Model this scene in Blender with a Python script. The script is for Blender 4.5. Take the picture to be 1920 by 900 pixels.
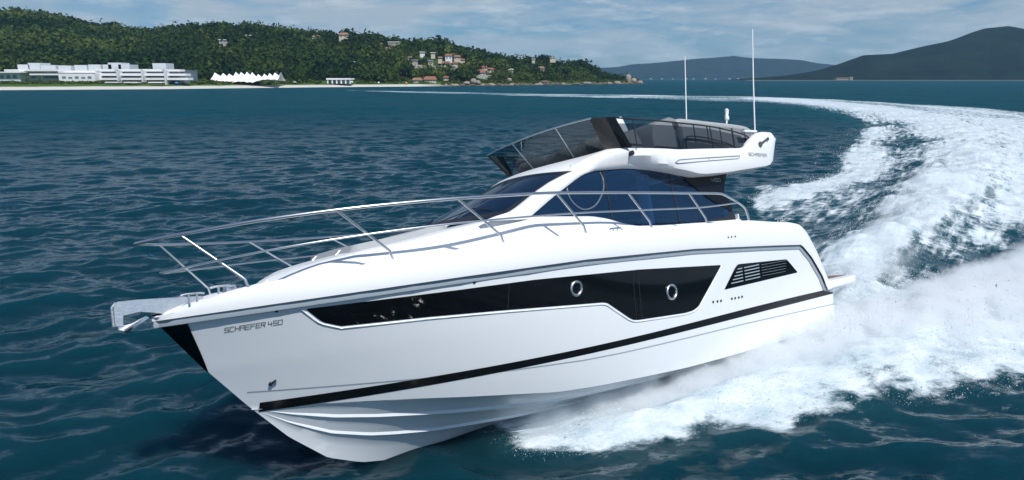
import bpy, bmesh, math, random
import numpy as np
from mathutils import Vector, Matrix

random.seed(7)
rng = np.random.default_rng(11)
for o in list(bpy.data.objects):
    bpy.data.objects.remove(o)
scene = bpy.context.scene
COL = scene.collection

# ------------------------------------------------------------------ camera
FPX, CAM_H, TILT = 1315.3, 5.168, 0.22641
cam_d = bpy.data.cameras.new('camera')
cam = bpy.data.objects.new('camera', cam_d)
COL.objects.link(cam)
cam.location = (0, 0, CAM_H)
cam.rotation_euler = (math.pi / 2 - TILT, 0, 0)
cam_d.sensor_width = 36.0
cam_d.lens = FPX / 1920 * 36.0
cam_d.clip_start = 0.1
cam_d.clip_end = 30000
scene.camera = cam

# ------------------------------------------------------------------ light
SUN_EL, SUN_AZ = math.radians(56), math.radians(151)     # azimuth clockwise from +Y
SUN_DIR = Vector((math.cos(SUN_EL) * math.sin(SUN_AZ), math.cos(SUN_EL) * math.cos(SUN_AZ), math.sin(SUN_EL)))
sd = bpy.data.lights.new('sun', 'SUN')
sd.energy = 3.9
sd.angle = math.radians(0.53)
sd.color = (1.0, 0.985, 0.955)
sun = bpy.data.objects.new('sun', sd)
COL.objects.link(sun)
sun.location = (40, -40, 80)
sun.rotation_euler = SUN_DIR.to_track_quat('Z', 'Y').to_euler()

world = bpy.data.worlds.new('World')
scene.world = world
world.use_nodes = True
wn, wl = world.node_tree.nodes, world.node_tree.links
wn.clear()
w_out = wn.new('ShaderNodeOutputWorld')
w_bg = wn.new('ShaderNodeBackground')
w_sky = wn.new('ShaderNodeTexSky')
w_sky.sky_type = 'NISHITA'
w_sky.sun_disc = False
w_sky.sun_elevation = SUN_EL
w_sky.sun_rotation = SUN_AZ
w_sky.air_density = 1.0
w_sky.dust_density = 0.6
w_sky.ozone_density = 2.0
w_bg.inputs['Strength'].default_value = 0.07
w_tc = wn.new('ShaderNodeTexCoord')
w_map = wn.new('ShaderNodeMapping')
w_map.inputs['Scale'].default_value = (7.0, 7.0, 34.0)
w_map.inputs['Rotation'].default_value = (0.0, 0.05, 0.0)
w_map.inputs['Location'].default_value = (3.7, 1.9, 2.3)
w_n1 = wn.new('ShaderNodeTexNoise')
w_n1.inputs['Scale'].default_value = 1.0
w_n1.inputs['Detail'].default_value = 10
w_n1.inputs['Roughness'].default_value = 0.58
w_n1.inputs['Distortion'].default_value = 0.35
w_r1 = wn.new('ShaderNodeMapRange')
w_r1.inputs['From Min'].default_value = 0.34
w_r1.inputs['From Max'].default_value = 0.58
w_mix = wn.new('ShaderNodeMix')
w_mix.data_type = 'RGBA'
w_tint = wn.new('ShaderNodeMix')
w_tint.data_type = 'RGBA'
w_tint.blend_type = 'MULTIPLY'
w_tint.inputs[0].default_value = 1.0
w_tint.inputs[7].default_value = (0.50, 0.77, 1.06, 1)
wl.new(w_tc.outputs['Generated'], w_map.inputs['Vector'])
wl.new(w_map.outputs[0], w_n1.inputs['Vector'])
wl.new(w_n1.outputs['Fac'], w_r1.inputs['Value'])
wl.new(w_sky.outputs[0], w_tint.inputs[6])
w_sep = wn.new('ShaderNodeSeparateXYZ')
wl.new(w_tc.outputs['Generated'], w_sep.inputs[0])
w_alt = wn.new('ShaderNodeMapRange')          # the cloud bank lies low round the horizon, clear blue overhead
w_alt.inputs['From Min'].default_value = 0.18
w_alt.inputs['From Max'].default_value = 0.42
w_alt.inputs['To Min'].default_value = 1.0
w_alt.inputs['To Max'].default_value = 0.12
wl.new(w_sep.outputs['Z'], w_alt.inputs['Value'])
w_m1 = wn.new('ShaderNodeMath'); w_m1.operation = 'MULTIPLY'
wl.new(w_r1.outputs[0], w_m1.inputs[0]); wl.new(w_alt.outputs[0], w_m1.inputs[1])
wl.new(w_m1.outputs[0], w_mix.inputs[0])
wl.new(w_tint.outputs[2], w_mix.inputs[6])
CLOUD = (5.3, 6.4, 7.4, 1)
w_mix.inputs[7].default_value = CLOUD
w_map2 = wn.new('ShaderNodeMapping')
w_map2.inputs['Scale'].default_value = (15.0, 15.0, 75.0)
w_map2.inputs['Location'].default_value = (5.8, 3.0, 3.5)
w_n2 = wn.new('ShaderNodeTexNoise')
w_n2.inputs['Scale'].default_value = 1.0
w_n2.inputs['Detail'].default_value = 9
w_n2.inputs['Roughness'].default_value = 0.6
w_r2 = wn.new('ShaderNodeMapRange')
w_r2.inputs['From Min'].default_value = 0.50
w_r2.inputs['From Max'].default_value = 0.72
w_r2.inputs['To Max'].default_value = 0.65
w_mix2 = wn.new('ShaderNodeMix')
w_mix2.data_type = 'RGBA'
w_mix2.inputs[7].default_value = (8.2, 9.1, 9.8, 1)
wl.new(w_tc.outputs['Generated'], w_map2.inputs['Vector'])
wl.new(w_map2.outputs[0], w_n2.inputs['Vector'])
wl.new(w_n2.outputs['Fac'], w_r2.inputs['Value'])
w_m2 = wn.new('ShaderNodeMath'); w_m2.operation = 'MULTIPLY'
wl.new(w_r2.outputs[0], w_m2.inputs[0]); wl.new(w_alt.outputs[0], w_m2.inputs[1])
wl.new(w_m2.outputs[0], w_mix2.inputs[0])
wl.new(w_mix.outputs[2], w_mix2.inputs[6])
wl.new(w_mix2.outputs[2], w_bg.inputs['Color'])
wl.new(w_bg.outputs[0], w_out.inputs['Surface'])

scene.view_settings.view_transform = 'Standard'
scene.view_settings.look = 'None'
scene.view_settings.exposure = 0.12
scene.view_settings.gamma = 1.0
scene.view_settings.use_curve_mapping = False
scene.render.engine = 'CYCLES'
scene.cycles.use_denoising = True
scene.cycles.max_bounces = 10
scene.cycles.transparent_max_bounces = 16
scene.cycles.volume_bounces = 0
scene.cycles.sample_clamp_indirect = 4.0

# ------------------------------------------------------------------ helpers
def tag(o, label=None, cat=None, group=None, kind=None):
    if label: o['label'] = label
    if cat: o['category'] = cat
    if group: o['group'] = group
    if kind: o['kind'] = kind
    return o

def empty(name, loc, rz=0.0):
    o = bpy.data.objects.new(name, None)
    COL.objects.link(o)
    o.location = loc
    o.rotation_euler = (0, 0, rz)
    o.empty_display_size = 0.3
    return o

class MB:
    def __init__(s):
        s.v, s.f = [], []
    def add(s, vs, fs):
        b = len(s.v)
        s.v += [tuple(float(c) for c in p) for p in vs]
        s.f += [tuple(b + i for i in f) for f in fs]
        return s
    def grid(s, P, closed_u=False, closed_v=False):
        n, m = len(P), len(P[0])
        vs = [p for row in P for p in row]
        fs = []
        for i in range(n if closed_u else n - 1):
            for j in range(m if closed_v else m - 1):
                a, b = i, (i + 1) % n
                c, d = j, (j + 1) % m
                fs.append((a * m + c, a * m + d, b * m + d, b * m + c))
        return s.add(vs, fs)
    def tube(s, path, r, n=8, caps=True):
        P = [np.array(p, float) for p in path]
        rr = r if hasattr(r, '__len__') else [r] * len(P)
        rings = []
        up = np.array([0.13, 0.21, 0.97])
        for i, p in enumerate(P):
            t = P[min(i + 1, len(P) - 1)] - P[max(i - 1, 0)]
            t = t / (np.linalg.norm(t) + 1e-12)
            a = np.cross(t, up)
            if np.linalg.norm(a) < 1e-3: a = np.cross(t, np.array([1.0, 0, 0]))
            a /= np.linalg.norm(a)
            b = np.cross(a, t)
            rings.append([p + rr[i] * (math.cos(2 * math.pi * k / n) * a + math.sin(2 * math.pi * k / n) * b) for k in range(n)])
        base = len(s.v)
        s.grid(rings, closed_v=True)
        if caps:
            s.f.append(tuple(base + k for k in range(n)))
            s.f.append(tuple(base + (len(P) - 1) * n + k for k in reversed(range(n))))
        return s
    def box(s, c, d, rz=0.0, taper=1.0):
        x, y, z = d[0] / 2, d[1] / 2, d[2] / 2
        co, si = math.cos(rz), math.sin(rz)
        vs = []
        for sz in (-1, 1):
            k = 1.0 if sz < 0 else taper
            for sx, sy in ((-1, -1), (1, -1), (1, 1), (-1, 1)):
                a, b = sx * x * k, sy * y * k
                vs.append((c[0] + a * co - b * si, c[1] + a * si + b * co, c[2] + sz * z))
        return s.add(vs, [(0, 3, 2, 1), (4, 5, 6, 7), (0, 1, 5, 4), (1, 2, 6, 5), (2, 3, 7, 6), (3, 0, 4, 7)])
    def prism(s, poly, dvec):
        n = len(poly)
        d = np.array(dvec, float)
        vs = [np.array(p, float) for p in poly] + [np.array(p, float) + d for p in poly]
        fs = [tuple(range(n)), tuple(reversed(range(n, 2 * n)))]
        for i in range(n):
            j = (i + 1) % n
            fs.append((i, n + i, n + j, j))
        return s.add(vs, fs)
    def mirror(s):
        m = MB()
        m.v = [(x, -y, z) for x, y, z in s.v]
        m.f = [tuple(reversed(f)) for f in s.f]
        return m
    def join(s, o):
        return s.add(o.v, o.f)
    def build(s, name, mat, parent=None, smooth=None, bevel=0.0, seg=2, normals=True):
        me = bpy.data.meshes.new(name)
        me.from_pydata(s.v, [], s.f)
        me.validate()
        if normals or bevel:
            bm = bmesh.new()
            bm.from_mesh(me)
            bmesh.ops.remove_doubles(bm, verts=bm.verts, dist=1e-5)
            if bevel:
                ed = [e for e in bm.edges if len(e.link_faces) == 2 and e.calc_face_angle(0) > 0.5]
                bmesh.ops.bevel(bm, geom=ed, offset=bevel, segments=seg, affect='EDGES', profile=0.5)
            bmesh.ops.recalc_face_normals(bm, faces=bm.faces)
            bm.to_mesh(me)
            bm.free()
        if smooth is not None:
            me.shade_smooth()
            me.set_sharp_from_angle(angle=math.radians(smooth))
        me.materials.append(mat)
        o = bpy.data.objects.new(name, me)
        COL.objects.link(o)
        if parent: o.parent = parent
        return o

def smooth_path(pts, k=6):
    """Catmull-Rom through the points."""
    P = [np.array(p, float) for p in pts]
    P = [2 * P[0] - P[1]] + P + [2 * P[-1] - P[-2]]
    out = []
    for i in range(1, len(P) - 2):
        p0, p1, p2, p3 = P[i - 1:i + 3]
        for j in range(k):
            t = j / k
            out.append(0.5 * ((2 * p1) + (-p0 + p2) * t + (2 * p0 - 5 * p1 + 4 * p2 - p3) * t * t + (-p0 + 3 * p1 - 3 * p2 + p3) * t ** 3))
    out.append(P[-2])
    return out

def resample(pts, n):
    P = np.array(pts, float)
    d = np.r_[0, np.cumsum(np.linalg.norm(np.diff(P, axis=0), axis=1))]
    t = np.linspace(0, d[-1], n)
    return np.stack([np.interp(t, d, P[:, k]) for k in range(P.shape[1])], 1)

def tab(pts):
    p = sorted(pts)
    xs, ys = [a for a, b in p], [b for a, b in p]
    return lambda x: np.interp(x, xs, ys)

# ------------------------------------------------------------------ materials
def nmat(name):
    m = bpy.data.materials.new(name)
    m.use_nodes = True
    nt = m.node_tree
    return m, nt.nodes, nt.links, nt.nodes['Principled BSDF']

def mat(name, col, rough=0.5, metal=0.0, coat=0.0, var=0.0, vscale=3.0, bump=0.0, bscale=40.0, spec=0.5):
    m, n, l, b = nmat(name)
    b.inputs['Base Color'].default_value = (*col, 1)
    b.inputs['Roughness'].default_value = rough
    b.inputs['Metallic'].default_value = metal
    b.inputs['Specular IOR Level'].default_value = spec
    b.inputs['Coat Weight'].default_value = coat
    b.inputs['Coat Roughness'].default_value = 0.06
    tc = n.new('ShaderNodeTexCoord')
    if var:
        t = n.new('ShaderNodeTexNoise')
        t.inputs['Scale'].default_value = vscale
        t.inputs['Detail'].default_value = 5
        l.new(tc.outputs['Object'], t.inputs['Vector'])
        r = n.new('ShaderNodeMapRange')
        r.inputs['To Min'].default_value = 1 - var
        r.inputs['To Max'].default_value = 1 + var
        l.new(t.outputs['Fac'], r.inputs['Value'])
        x = n.new('ShaderNodeMix')
        x.data_type = 'RGBA'
        x.blend_type = 'MULTIPLY'
        x.inputs[0].default_value = 1
        x.inputs[6].default_value = (*col, 1)
        l.new(r.outputs[0], x.inputs[7])
        l.new(x.outputs[2], b.inputs['Base Color'])
    if bump:
        t2 = n.new('ShaderNodeTexNoise')
        t2.inputs['Scale'].default_value = bscale
        t2.inputs['Detail'].default_value = 4
        l.new(tc.outputs['Object'], t2.inputs['Vector'])
        bp = n.new('ShaderNodeBump')
        bp.inputs['Strength'].default_value = bump
        bp.inputs['Distance'].default_value = 0.02
        l.new(t2.outputs['Fac'], bp.inputs['Height'])
        l.new(bp.outputs[0], b.inputs['Normal'])
    return m

def glass_mat(name, tint, gloss=0.06):
    """Tinted see-through pane: tinted transmission under a clear reflecting face."""
    m, n, l, b = nmat(name)
    n.remove(b)
    o = n['Material Output']
    tr = n.new('ShaderNodeBsdfTransparent')
    tr.inputs[0].default_value = (*tint, 1)
    gl = n.new('ShaderNodeBsdfGlossy')
    gl.inputs['Roughness'].default_value = 0.03
    lw = n.new('ShaderNodeLayerWeight')
    p5 = n.new('ShaderNodeMath'); p5.operation = 'POWER'; p5.inputs[1].default_value = 5
    fr = n.new('ShaderNodeMath'); fr.operation = 'MULTIPLY_ADD'; fr.inputs[1].default_value = .95; fr.inputs[2].default_value = gloss
    l.new(lw.outputs['Facing'], p5.inputs[0])
    l.new(p5.outputs[0], fr.inputs[0])
    mx = n.new('ShaderNodeMixShader')
    l.new(fr.outputs[0], mx.inputs[0])
    l.new(tr.outputs[0], mx.inputs[1])
    l.new(gl.outputs[0], mx.inputs[2])
    l.new(mx.outputs[0], o.inputs['Surface'])
    return m

M = {}
def tinted_glass(name, col, tint, see):
    m, n, l, b = nmat(name)
    b.inputs['Base Color'].default_value = (*col, 1)
    b.inputs['Roughness'].default_value = .04
    b.inputs['Specular IOR Level'].default_value = .5
    t = n.new('ShaderNodeBsdfTransparent'); t.inputs[0].default_value = (*tint, 1)
    mx = n.new('ShaderNodeMixShader'); mx.inputs[0].default_value = see
    l.new(b.outputs[0], mx.inputs[1]); l.new(t.outputs[0], mx.inputs[2])
    l.new(mx.outputs[0], n['Material Output'].inputs['Surface'])
    return m
M['gel'] = mat('white_gelcoat', (0.79, 0.82, 0.84), 0.20, coat=0.4, var=0.015, vscale=1.2)
M['deck'] = mat('white_deck_moulding', (0.82, 0.83, 0.83), 0.30, var=0.02, vscale=2.0)
M['grey_trim'] = mat('grey_trim_and_lip_shade', (0.32, 0.37, 0.41), 0.5, var=0.05)  # bluish grey puts recess shade into the lip strip; plain grey on other trim
M['black'] = mat('black_gloss_glass', (0.004, 0.005, 0.006), 0.04, var=0.3, vscale=5, spec=.32)
M['stripe'] = mat('black_stripe_film', (0.006, 0.007, 0.008), 0.18, var=0.4, vscale=14, spec=.35)
M['steel'] = mat('polished_stainless', (0.70, 0.71, 0.72), 0.34, metal=1.0)
M['brushed'] = mat('galvanised_steel', (0.62, 0.66, 0.68), 0.38, metal=0.85, var=0.18, vscale=18, bump=0.15)
M['guard'] = mat('dark_reflection_stem_guard', (0.045, 0.05, 0.05), 0.08, metal=1.0)  # dark base colour stands in for dark water mirrored in the polished steel
M['blue'] = tinted_glass('tinted_glass_sky_blue', (.012, .037, .084), (.28, .46, .72), .34)  # blue base colour stands in for sky reflected in the panes
M['ws'] = tinted_glass('tinted_windshield', (.008, .024, .055), (.28, .44, .66), .32)
M['smoke'] = glass_mat('smoked_acrylic', (0.42, 0.46, 0.48))
M['smoked'] = glass_mat('dark_smoked_acrylic', (0.30, 0.33, 0.36))
M['cover'] = mat('dark_canvas', (0.10, 0.118, 0.12), 0.85, var=0.35, vscale=14, bump=0.5, bscale=22)
M['grey'] = mat('grey_upholstery', (0.20, 0.215, 0.23), 0.75, var=0.08, vscale=6, bump=0.15, bscale=60)
M['lgrey'] = mat('light_grey_upholstery', (0.36, 0.375, 0.385), 0.7, var=0.06, vscale=6, bump=0.15, bscale=60)
M['dark'] = mat('dark_trim', (0.02, 0.022, 0.025), 0.4, var=0.2)
M['ink'] = mat('charcoal_lettering', (0.085, 0.09, 0.10), 0.4)
M['inkw'] = mat('silver_lettering', (0.45, 0.47, 0.49), 0.4)
M['wood'] = mat('walnut_joinery', (.16, .10, .06), .5, var=.25, vscale=6)
M['ring'] = mat('pane_ring', (.13, .17, .21), .35)
M['wing'] = mat('grey_tinted_wing', (.040, .040, .040), .25, var=.2)
M['teak'] = mat('weathered_teak', (0.20, 0.15, 0.12), 0.7, var=0.25, vscale=18, bump=0.2)
M['whitep'] = mat('white_plastic', (0.75, 0.76, 0.76), 0.4, var=0.02)

# ------------------------------------------------------------------ yacht
PX, PY, PZ = 5.487, 14.870, -0.709
ROT = Matrix(((-0.77191, 0.62106, -0.13579), (-0.63205, -0.72679, 0.26887), (0.06829, 0.29337, 0.95356)))
yacht = empty('motor_yacht', (PX, PY, PZ))
yacht.rotation_euler = ROT.to_euler()
tag(yacht, 'large white flybridge motor yacht heeling as it speeds over the blue water', 'yacht')
RN = np.array(ROT)
def to_world(p):
    return RN @ np.asarray(p, float) + np.array([PX, PY, PZ])

stemX = tab([(-.3, 8.6), (0, 9.4), (.07, 9.77), (.26, 10.24), (.66, 10.73), (1.17, 11.2), (1.7, 11.64), (2.34, 12.11), (2.8, 12.4)])
keelZ = tab([(0, -.06), (8.0, -.06), (8.8, -.06), (9.4, 0), (9.77, .07), (10.24, .26), (10.73, .66), (11.2, 1.17), (11.64, 1.7), (12.11, 2.34)])
def hullY(X, Z):
    w = np.clip((Z - .4) / 2.0, 0, 1.1)
    t = np.clip((X - 3.0) / (stemX(Z) - 3.0), 0, 1)
    return (1.88 + .17 * w ** .7) * (1 - t ** (2.6 + 2.4 * w))
def hull_pt(X, Z, off=0.0):
    e = 0.02
    y = float(hullY(X, Z))
    dx = float(hullY(X, Z) - hullY(X - e, Z)) / e
    dz = float(hullY(X, Z + e) - hullY(X, Z - e)) / (2 * e)
    n = np.array([-dx, 1.0, -dz])
    n /= np.linalg.norm(n)
    return np.array([X, y, Z]) + n * off
def cabY(X, Z): return 1.50 - .22 * (Z - 2.9)
def cab_pt(X, Z, off=0.0): return np.array([X, cabY(X, Z) + off, Z])

chineZ = tab([(0, .45), (2.7, .44), (4.83, .47), (6.72, .55), (7.4, .60), (7.77, .66), (8.69, .80), (9.37, .91), (10.0, 1.0), (10.4, 1.05), (11.15, 1.12)])
lipZ = tab([(0, 1.17), (.34, 1.24), (.47, 1.48), (.82, 1.88), (1.16, 2.15), (2.4, 2.23), (4.5, 2.35), (7, 2.41), (9, 2.40), (12.2, 2.37)])

def hull_shell():
    m = MB()
    fr = sorted(set(list(1 - (1 - np.linspace(0, 1, 70)) ** 1.8) + [.0280, .0388, .0677, .0958]))
    rows = []
    for f in fr:
        row = []
        zc, zl = float(chineZ(f * 11.15)), float(lipZ(f * 12.10))
        for v in np.linspace(0, 1, 22):
            ze = 1.12 + (2.37 - 1.12) * v
            X = f * float(stemX(ze))
            Z = zc + (zl - zc) * v
            row.append((X, float(hullY(X, Z)) if f < 0.9999 else 0.0, Z))
        rows.append(row)
    m.grid(rows)
    # bottom with two spray strakes
    W = [1.0, .93, .80, .705, .70, .62, .50, .395, .39, .31, .16, 0.0]
    rows2 = []
    for i, f in enumerate(fr):
        X0, Y0, Z0 = rows[i][0]
        row = []
        for w in W:
            s = max(0.0, min(1.0, (w - 0) / .93))
            zk_x = X0
            # toward the keel the station drifts forward so the forefoot closes on the stem profile
            xk = X0 if X0 < 6 else 6 + (X0 - 6) * 1.0
            Zk = float(keelZ(xk))
            bow = max(0.0, min(1.0, (X0 - 6.5) / 4.0))
            g = s ** (1.0 - .22 * bow)
            z = Zk + (Z0 - .015 - Zk) * g
            if w == 1.0: z = Z0
            fade = max(0.0, min(1.0, (X0 - 1.0) / 4.0)) * max(0.0, min(1.0, (11.05 - X0) / .6))
            if w in (.70, .39): z -= .036 * fade
            row.append((X0, Y0 * w, z))
        rows2.append(row)
    m.grid(rows2)
    m2 = m.mirror()
    m.join(m2)
    # transom
    tr = [(0, float(hullY(0, z)), z) for z in np.linspace(.45, 1.17, 6)]
    tl = [(x, -y, z) for x, y, z in reversed(tr)]
    m.add(tr + tl + [(0, 0, -.06)], [tuple(range(len(tr) * 2 + 1))])
    return m
hull_shell().build('hull', M['gel'], yacht, smooth=28)

def hull_strip(xs, top, bot, off, nv=4):
    P = []
    for x in xs:
        a, b = top(x), bot(x)
        P.append([hull_pt(x, b + (a - b) * v, off) for v in np.linspace(0, 1, nv)])
    return P
# black stripe
xs = np.r_[np.linspace(0.0, 8, 30), np.linspace(8.2, 11.08, 26)]
st = MB().grid(hull_strip(xs, lambda x: 1.175 + .012 * math.sin(x * .7), lambda x: 1.065, .004))
st.build('hull_stripe', M['stripe'], yacht, smooth=40)
st.mirror().build('hull_stripe', M['stripe'], yacht, smooth=40)
# knuckle groove below the stripe
kn = tab([(0, .85), (3.16, .93), (6.3, .965), (7, .985), (8.2, 1.06), (9.7, 1.205), (10.2, 1.25), (11.3, 1.35)])
for sgn in (0, 1):
    g = MB().grid(hull_strip(np.linspace(0.0, 11.22, 70), lambda x: kn(x) + .009, lambda x: kn(x) - .009, .002, 2))
    (g.mirror() if sgn else g).build('knuckle_line', M['grey_trim'], yacht)

# grey strip standing in for the shaded recess under the deck lip
path_l = [(x, hullY(min(x, stemX(lipZ(x)) - .01), lipZ(x)) if x < 12.08 else 0.02, lipZ(x)) for x in
          [.02, .2, .34, .40, .47, .6, .82, 1.0, 1.16, 1.6, 2.4, 3.4, 4.5, 5.5, 7, 8, 9, 9.6, 10.2, 10.6, 11, 11.3, 11.6, 11.8, 11.95, 12.05, 12.10]] + [(12.15, 0.0, 2.37)]
rr = MB()
sec = [(-.02, -.082), (.012, -.078), (.020, -.05), (.022, .0), (-.02, .002)]
rings = []
for i, p in enumerate(path_l):
    q0, q1 = path_l[max(i - 1, 0)], path_l[min(i + 1, len(path_l) - 1)]
    t = np.array(q1, float) - np.array(q0, float)
    t /= np.linalg.norm(t)
    up = np.array([-t[2], 0, t[0]])
    up /= np.linalg.norm(up) + 1e-9
    out = np.cross(up, t) * -1
    if out[1] < 0 and i < 20: out = -out
    out = np.cross(t, up)
    if out[1] < 0: out = -out
    rings.append([np.array(p, float) + out * a + up * b for a, b in sec])
rr.grid(rings, closed_v=True)
rr.build('lip_shade_strip', M['grey_trim'], yacht, smooth=30)
rr.mirror().build('lip_shade_strip', M['grey_trim'], yacht, smooth=30)

# deck moulding: gunwale, side decks and coachroof in one shell
crestZ = tab([(.3, 2.2), (.94, 2.55), (1.98, 2.66), (2.7, 2.73), (3.9, 2.75), (5.3, 2.77), (6.75, 2.79), (8.2, 2.78), (9.7, 2.73), (11.26, 2.64), (11.9, 2.52), (12.12, 2.42)])
roofZ = tab([(2.2, 2.81), (4.5, 2.84), (5.1, 2.87), (5.45, 2.93), (5.75, 3.02), (6.1, 3.08), (6.8, 3.12), (7.4, 3.15), (7.9, 3.16), (8.65, 3.06), (9.09, 2.99), (9.7, 2.92), (10.23, 2.85), (10.55, 2.78), (10.85, 2.66), (10.95, 2.55), (12.2, 2.42)])
roofY = tab([(2.2, 1.535), (5, 1.515), (7.4, 1.46), (8.3, 1.30), (9, 1.18), (10.0, 1.0), (10.4, .82), (10.7, .55), (10.9, .30), (12.2, .0)])
def deck():
    m = MB()
    stx = list(np.linspace(2.2, 5.0, 12)) + list(np.linspace(5.1, 6.4, 12)) + list(np.linspace(6.5, 10.0, 22)) + list(np.linspace(10.08, 11.0, 16)) + [11.2, 11.4, 11.6, 11.75, 11.88, 11.98, 12.06, 12.11, 12.14]
    rows = []
    for x in stx:
        lz, cz, rz, ry = float(lipZ(x)), float(crestZ(x)), float(roofZ(x)), float(roofY(x))
        ly = float(hullY(min(x, 12.08), lz)) + .062 if x < 12.0 else float(np.interp(x, [12.0, 12.06, 12.11, 12.14], [.237, .17, .10, .035]))
        cy = max(ly - .09, ly * .45)
        dz = cz - .07 * min(1, ly / .5)
        ry = min(ry, cy - .10 * min(1, ly / .4))
        ry = max(ry, 0.0)
        half = [(ly - .06 * min(1, ly / .3), lz + .004), (ly, lz), (ly + .012, lz + .06), (ly + .006, lz + .6 * (cz - lz)), (ly - .03 * min(1, ly), lz + .88 * (cz - lz)), (cy, cz),
                (cy - .05 * min(1, ly / .5), cz - .005), (max(ry + .10, cy * .55 if ry < .02 else 0), dz if rz > dz else min(dz, rz + .05)),
                (ry + .05 * (ry > .02), max(rz - .13, min(dz, rz))), (ry, rz - .03), (max(ry - .06, 0), rz), (max(ry - .2, 0) * .9, rz + .015), (ry * .4, rz + .035), (0, rz + .04)]
        row = [(x, y, z) for y, z in half] + [(x, -y, z) for y, z in reversed(half[:-1])]
        rows.append(row)
    rows.append([(12.165, y * .2, z) for _, y, z in rows[-1]])
    rows.append([(12.17, 0.0, 2.375 + .5 * (z - 2.37)) for _, y, z in rows[-1]])
    m.grid(rows)
    # aft wings of the moulding running down beside the cockpit to the platform
    Ls = resample([(2.21, 2.219), (1.16, 2.15), (.82, 1.88), (.47, 1.48), (.34, 1.24), (.30, 1.17)], 22)
    Ks = resample([(2.21, 2.685), (1.98, 2.66), (1.35, 2.615), (.98, 2.555), (.90, 2.51), (.76, 2.4), (.39, 1.9), (.14, 1.38), (.02, 1.20)], 22)
    g = []
    for (lx, lz), (kx, kz) in zip(Ls, Ks):
        row = []
        for v, of in ((0, .062), (.13, .074), (.6, .068), (.88, .032), (1.0, -.028)):
            X, Z = lx + (kx - lx) * v, lz + (kz - lz) * v
            row.append((X, float(hullY(X, float(lipZ(X)))) + of, Z))
        X, Z = kx, kz
        yo = row[-1][1]
        row += [(X - .01, yo - .06, Z + .01), (X + .02, yo - .28, Z + .0), (X + .05, yo - .31, Z - .04), (min(X + .5, 2.2), yo - .31, 1.15)]
        g.append(row)
    w = MB().grid(g)
    m.join(w)
    m.join(w.mirror())
    return m
deck().build('deck_moulding', M['deck'], yacht, smooth=38)
ck = MB()
ck.box((1.2, 0, 1.30), (2.2, 3.3, .06))
ck.box((2.21, 0, 2.1), (.03, 3.0, 1.6))
ck.build('cockpit', M['deck'], yacht)
ct = MB().box((.55, 0, 1.75), (.7, 2.0, .9))
ct.build('cockpit_seat', M['lgrey'], yacht, smooth=40, bevel=.06)

# stem guard: polished plate folded over the stem
g = MB()
rows = []
for t in np.linspace(0, 1, 14):
    z = 2.30 - .64 * t
    wdt = .235 * (1 - t) ** .9 + .004
    xs_ = float(stemX(z))
    row = []
    for k in np.linspace(-1, 1, 9):
        x = xs_ - abs(k) * wdt
        y = float(hullY(x, z)) + (.006 if abs(k) > 0.01 else 0)
        row.append((x + .012, math.copysign(y, k) if abs(k) > .01 else 0.0, z))
    rows.append(row)
g.grid(rows)
g.build('stem_guard', M['guard'], yacht, smooth=60)

# bow roller with anchor
r = MB()
for y in (-.09, .09):
    r.prism([(11.6, y - .012, 2.60), (12.30, y - .012, 2.645), (12.52, y - .012, 2.65), (12.565, y - .012, 2.60), (12.57, y - .012, 2.37), (12.49, y - .012, 2.36), (12.475, y - .012, 2.48), (12.30, y - .012, 2.50), (11.95, y - .012, 2.42), (11.6, y - .012, 2.42)], (0, .024, 0))
r.box((12.1, 0, 2.53), (.9, .16, .03))
r.tube([(12.51, -.1, 2.58), (12.51, .1, 2.58)], .045, 12)
roller = r.build('bow_roller', M['brushed'], yacht, smooth=40, bevel=.004, seg=1)
a = MB()
a.prism([(12.53, -.03, 2.33), (12.47, -.03, 2.31), (12.36, -.03, 2.335), (12.20, -.03, 2.42), (12.23, -.03, 2.45), (12.38, -.03, 2.38), (12.53, -.03, 2.37)], (0, .06, 0))
a.prism([(12.50, -.17, 2.30), (12.28, -.03, 2.40), (12.28, .03, 2.40), (12.50, .17, 2.30), (12.44, 0, 2.27)], (0, 0, .025))
a.build('anchor', M['steel'], roller, smooth=40)

# ---- guard rail
def P3(*a): return [np.array(p, float) for p in a]
top = [(12.25, 0.03, 3.30), (12.1, .25, 3.31), (11.89, .51, 3.32), (11.2, 1.12, 3.35), (10.42, 1.55, 3.37), (9.7, 1.79, 3.38), (8.96, 1.94, 3.385), (8.1, 1.99, 3.39), (7.32, 2.0, 3.39), (5.85, 2.02, 3.34), (4.36, 2.03, 3.28), (3.55, 2.03, 3.245), (3.32, 2.03, 3.20), (2.92, 2.02, 3.04), (2.76, 2.01, 2.95), (2.70, 2.0, 2.85), (2.67, 2.0, 2.70)]
mid = [(12.02, 0.03, 2.93), (11.86, .24, 2.94), (11.62, .62, 2.965), (10.9, 1.16, 3.02), (10.05, 1.52, 3.06), (9.3, 1.74, 3.08), (8.5, 1.86, 3.09), (6.96, 1.965, 3.09), (5.57, 2.01, 3.06), (4.1, 2.01, 3.03), (2.98, 2.015, 3.06)]
stn = [((11.26, .77, 2.62), (11.28, .765, 2.70), (11.89, .51, 3.32)), ((9.68, 1.43, 2.71), (9.71, 1.43, 2.83), (10.42, 1.55, 3.37)),
       ((8.18, 1.78, 2.74), (8.21, 1.78, 2.87), (8.96, 1.94, 3.385)), ((6.75, 1.92, 2.74), (6.78, 1.92, 2.88), (7.32, 2.0, 3.39)),
       ((5.34, 1.97, 2.72), (5.37, 1.97, 2.86), (5.85, 2.02, 3.34)), ((3.89, 1.98, 2.70), (3.92, 1.98, 2.83), (4.36, 2.03, 3.28))]
rail_top = smooth_path(top, 5)
full = rail_top[::-1] + [np.array([p[0], -p[1], p[2]]) for p in rail_top]
grail = MB().tube(full, .021, 8).build('guard_rail', M['steel'], yacht, smooth=60)
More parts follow.
